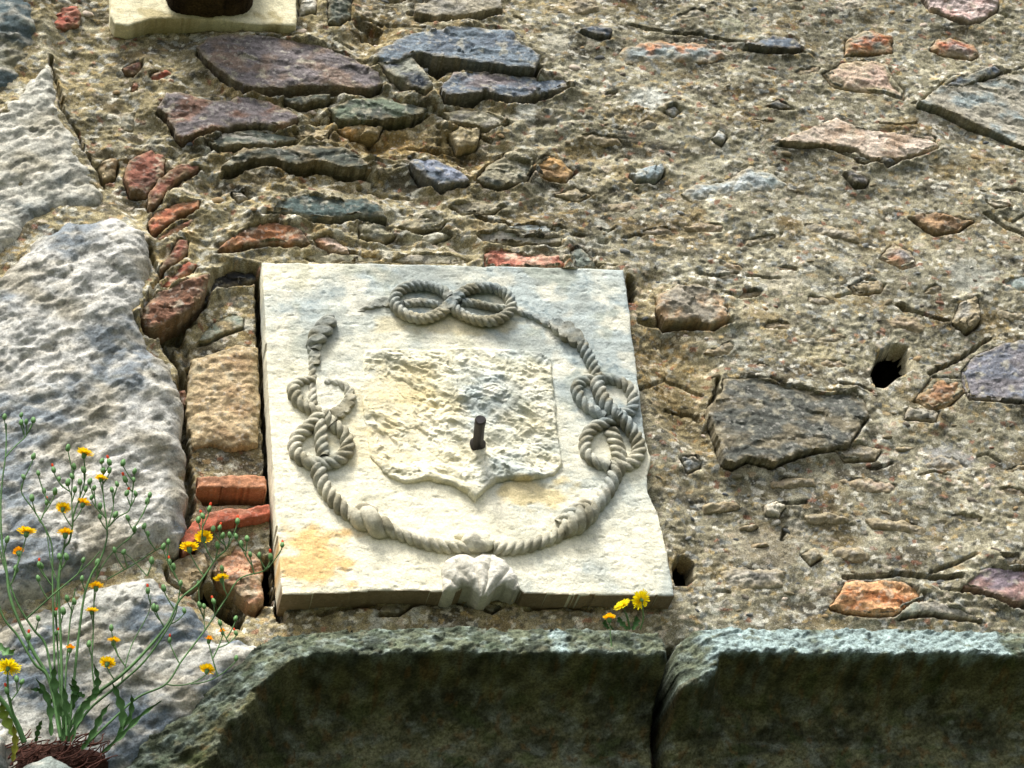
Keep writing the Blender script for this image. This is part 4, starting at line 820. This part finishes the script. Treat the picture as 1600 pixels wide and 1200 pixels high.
for x, y in [(7,652),(33,649),(52,657),(41,660),(33,661),(52,714),(60,740),(37,746),(50,779),(106,701),(116,730),(113,745),(106,755),(125,754),(117,766),(92,749),(69,768),(86,769),
  (131,735),(140,753),(134,765),(147,763),(143,778),(159,721),(161,735),(171,736),(192,724),(210,737),(209,750),(183,757),(175,766),(212,772),(234,774),(230,784),(156,792),(156,808),(180,805),
  (200,810),(225,823),(231,835),(210,828),(179,860),(193,863),(11,844),(26,891),(65,885),(93,870),(104,871),(130,876),(310,813),(333,827),(348,838),(359,837),(369,839),(386,842),(377,851),
  (391,867),(405,868),(340,853),(347,889),(271,887),(282,912),(256,920),(263,847),(255,855),(237,877),(310,913),(312,946),(319,948),(344,974),(368,967),(288,955),(244,952),(369,1029),
  (174,982),(139,1007),(60,967),(105,936),(116,941),(99,956),(24,888),(240,950),(128,905),(152,880),(60,905)]: hd.append((x, y, 'b', 1.15))
for x, y in [(84,735),(73,786),(171,723),(196,750),(198,771),(61,883),(317,807),(327,796),(343,825),(371,815),(423,871),(441,852),(265,879),(231,924),(334,940),(265,1001),(369,990),(45,996),(88,990),(86,960)]: hd.append((x, y, 't', 1.1))
weed(W1, stems, hd, .11)
for pts, wd in (([(100,1150),(104,1110),(98,1070)],6), ([(110,1160),(124,1120),(140,1096),(160,1082)],6), ([(80,1150),(78,1110),(70,1082),(56,1062)],5), ([(186,1156),(192,1120),(184,1090),(174,1066)],6), ([(186,1146),(202,1125),(206,1100),(205,1086)],4), ([(136,1098),(150,1080),(152,1060),(146,1038)],5),
                ([(56,1160),(60,1140),(66,1126)],4), ([(128,1172),(146,1146),(158,1120),(172,1100)],5), ([(96,1120),(88,1090),(84,1060),(86,1040)],6), ([(112,1110),(118,1080),(112,1060)],6), ([(160,1178),(190,1150),(220,1120),(252,1096)],4),
                ([(80,1100),(66,1082),(48,1078)],5), ([(132,1090),(120,1084),(108,1070)],5)): leaf(pts, wd, .10, .13, W1)
rp = []
rr = random.Random(3)
for k in range(95):
    x = rr.uniform(22, 165); y = rr.uniform(1152, 1196); l = rr.uniform(15, 45); a = rr.uniform(-.9, .9); h = rr.uniform(.05, .12)
    p = [P3(x + l * t * math.cos(a) + 5 * math.sin(t * 5 + k), y - 9 * math.sin(t * 3) + l * t * math.sin(a) * .5, h + .01 * math.sin(t * 4 + k)) for t in np.linspace(-.5, .5, 8)]
    rp.append((p, .0012, .0007))
tubes(rp, lin(78, 50, 42), M_ROOT, 'root_clump', W1, 5)
patch('soil', PP([(18,1210),(30,1172),(60,1158),(110,1160),(160,1172),(172,1190),(150,1230)], .06), lambda U, V, d: .045 + .03 * rim(d, .03) + .006 * fbm(U * 50, V * 50, 3, 801), lambda U, V, d, H: np.broadcast_to(lin(58, 38, 32), U.shape + (3,)), .003, M_ROOT, W1, skirt=0, sharp=None)
block([(18,1300),(22,1196),(34,1182),(70,1176),(112,1180),(126,1196),(130,1300)], .08, .06, .03, 390, .13, (130,138,132), (104,116,112), (150,150,130))
block([(-120,1300),(-120,1120),(0,1136),(12,1160),(16,1200),(14,1300)], .02, .05, .03, 395, .06, (140,146,140), (110,120,116), (150,150,130))

W2 = empty('hawkweed', tuple(P3(20, 1165, .13)), 'larger bright yellow flower cut off by the left edge of the picture', 'wildflower')
weed(W2, [([(38,1160),(26,1130),(10,1104),(-8,1080),(-20,1050)], .0055, .003, .13, .15), ([(26,1130),(18,1108),(13,1085),(12,1058)], .0022, .0018, .14, .17), ([(34,1155),(20,1110),(16,1090)], .0018, .0010, .14, .17)],
     [(12,1046,'g',.8),(11,1080,'t',1.3),(26,1062,'b',1.2),(34,1066,'b',1.0)], .15)
leaf([(-20,1010),(0,1014),(14,1022),(24,1016)], 7, .16, .18, W2); leaf([(22,1150),(6,1120),(2,1100)], 8, .15, .17, W2, lin(120, 140, 50)); leaf([(20,1190),(24,1160),(20,1130)], 5, .16, .18, W2, lin(140, 140, 50))

W3 = empty('dandelion', tuple(P3(985, 982, .05)), 'three bright yellow flowers growing from the ledge at the plaque corner', 'wildflower')
weed(W3, [([(984,984),(982,972),(978,958)], .0022, .0018, .075, .085), ([(1000,984),(1005,968),(1004,950)], .0014, .0012, .07, .085), ([(958,984),(954,978)], .0016, .0014, .075, .08)], [(974,948,'g',.85),(1003,938,'g',.85),(952,970,1,.9)], .08)
leaf([(980,985),(968,972),(966,965)], 5, .08, .09, W3); leaf([(988,985),(994,972),(992,964)], 5, .08, .09, W3); leaf([(950,984),(944,976),(946,970)], 4, .08, .09, W3)

# ------------------------------------------------------------------ ground in front of the wall
gx = np.linspace(-60, 60, 60); gyy = np.linspace(-80, .5, 50); GX, GY = np.meshgrid(gx, gyy, indexing='ij'); GZ = .03 * fbm(GX * .5, GY * .5, 3, 900) - .02
gcol = mix(np.broadcast_to(lin(58, 56, 48), GX.shape + (3,)), lin(46, 58, 34), ss(-.3, .3, fbm(GX * .3, GY * .3, 3, 903)))
gm = material('ground', .5, 8, .3, 12, .95, .1)
go = world_obj('ground', np.stack([GX.ravel(), GY.ravel(), GZ.ravel()], 1), grid_faces(60, 50), gcol.reshape(-1, 3), gm, None, 'structure')
print('tris', sum(len(o.data.polygons) * 2 for o in sc.objects if o.type == 'MESH'))
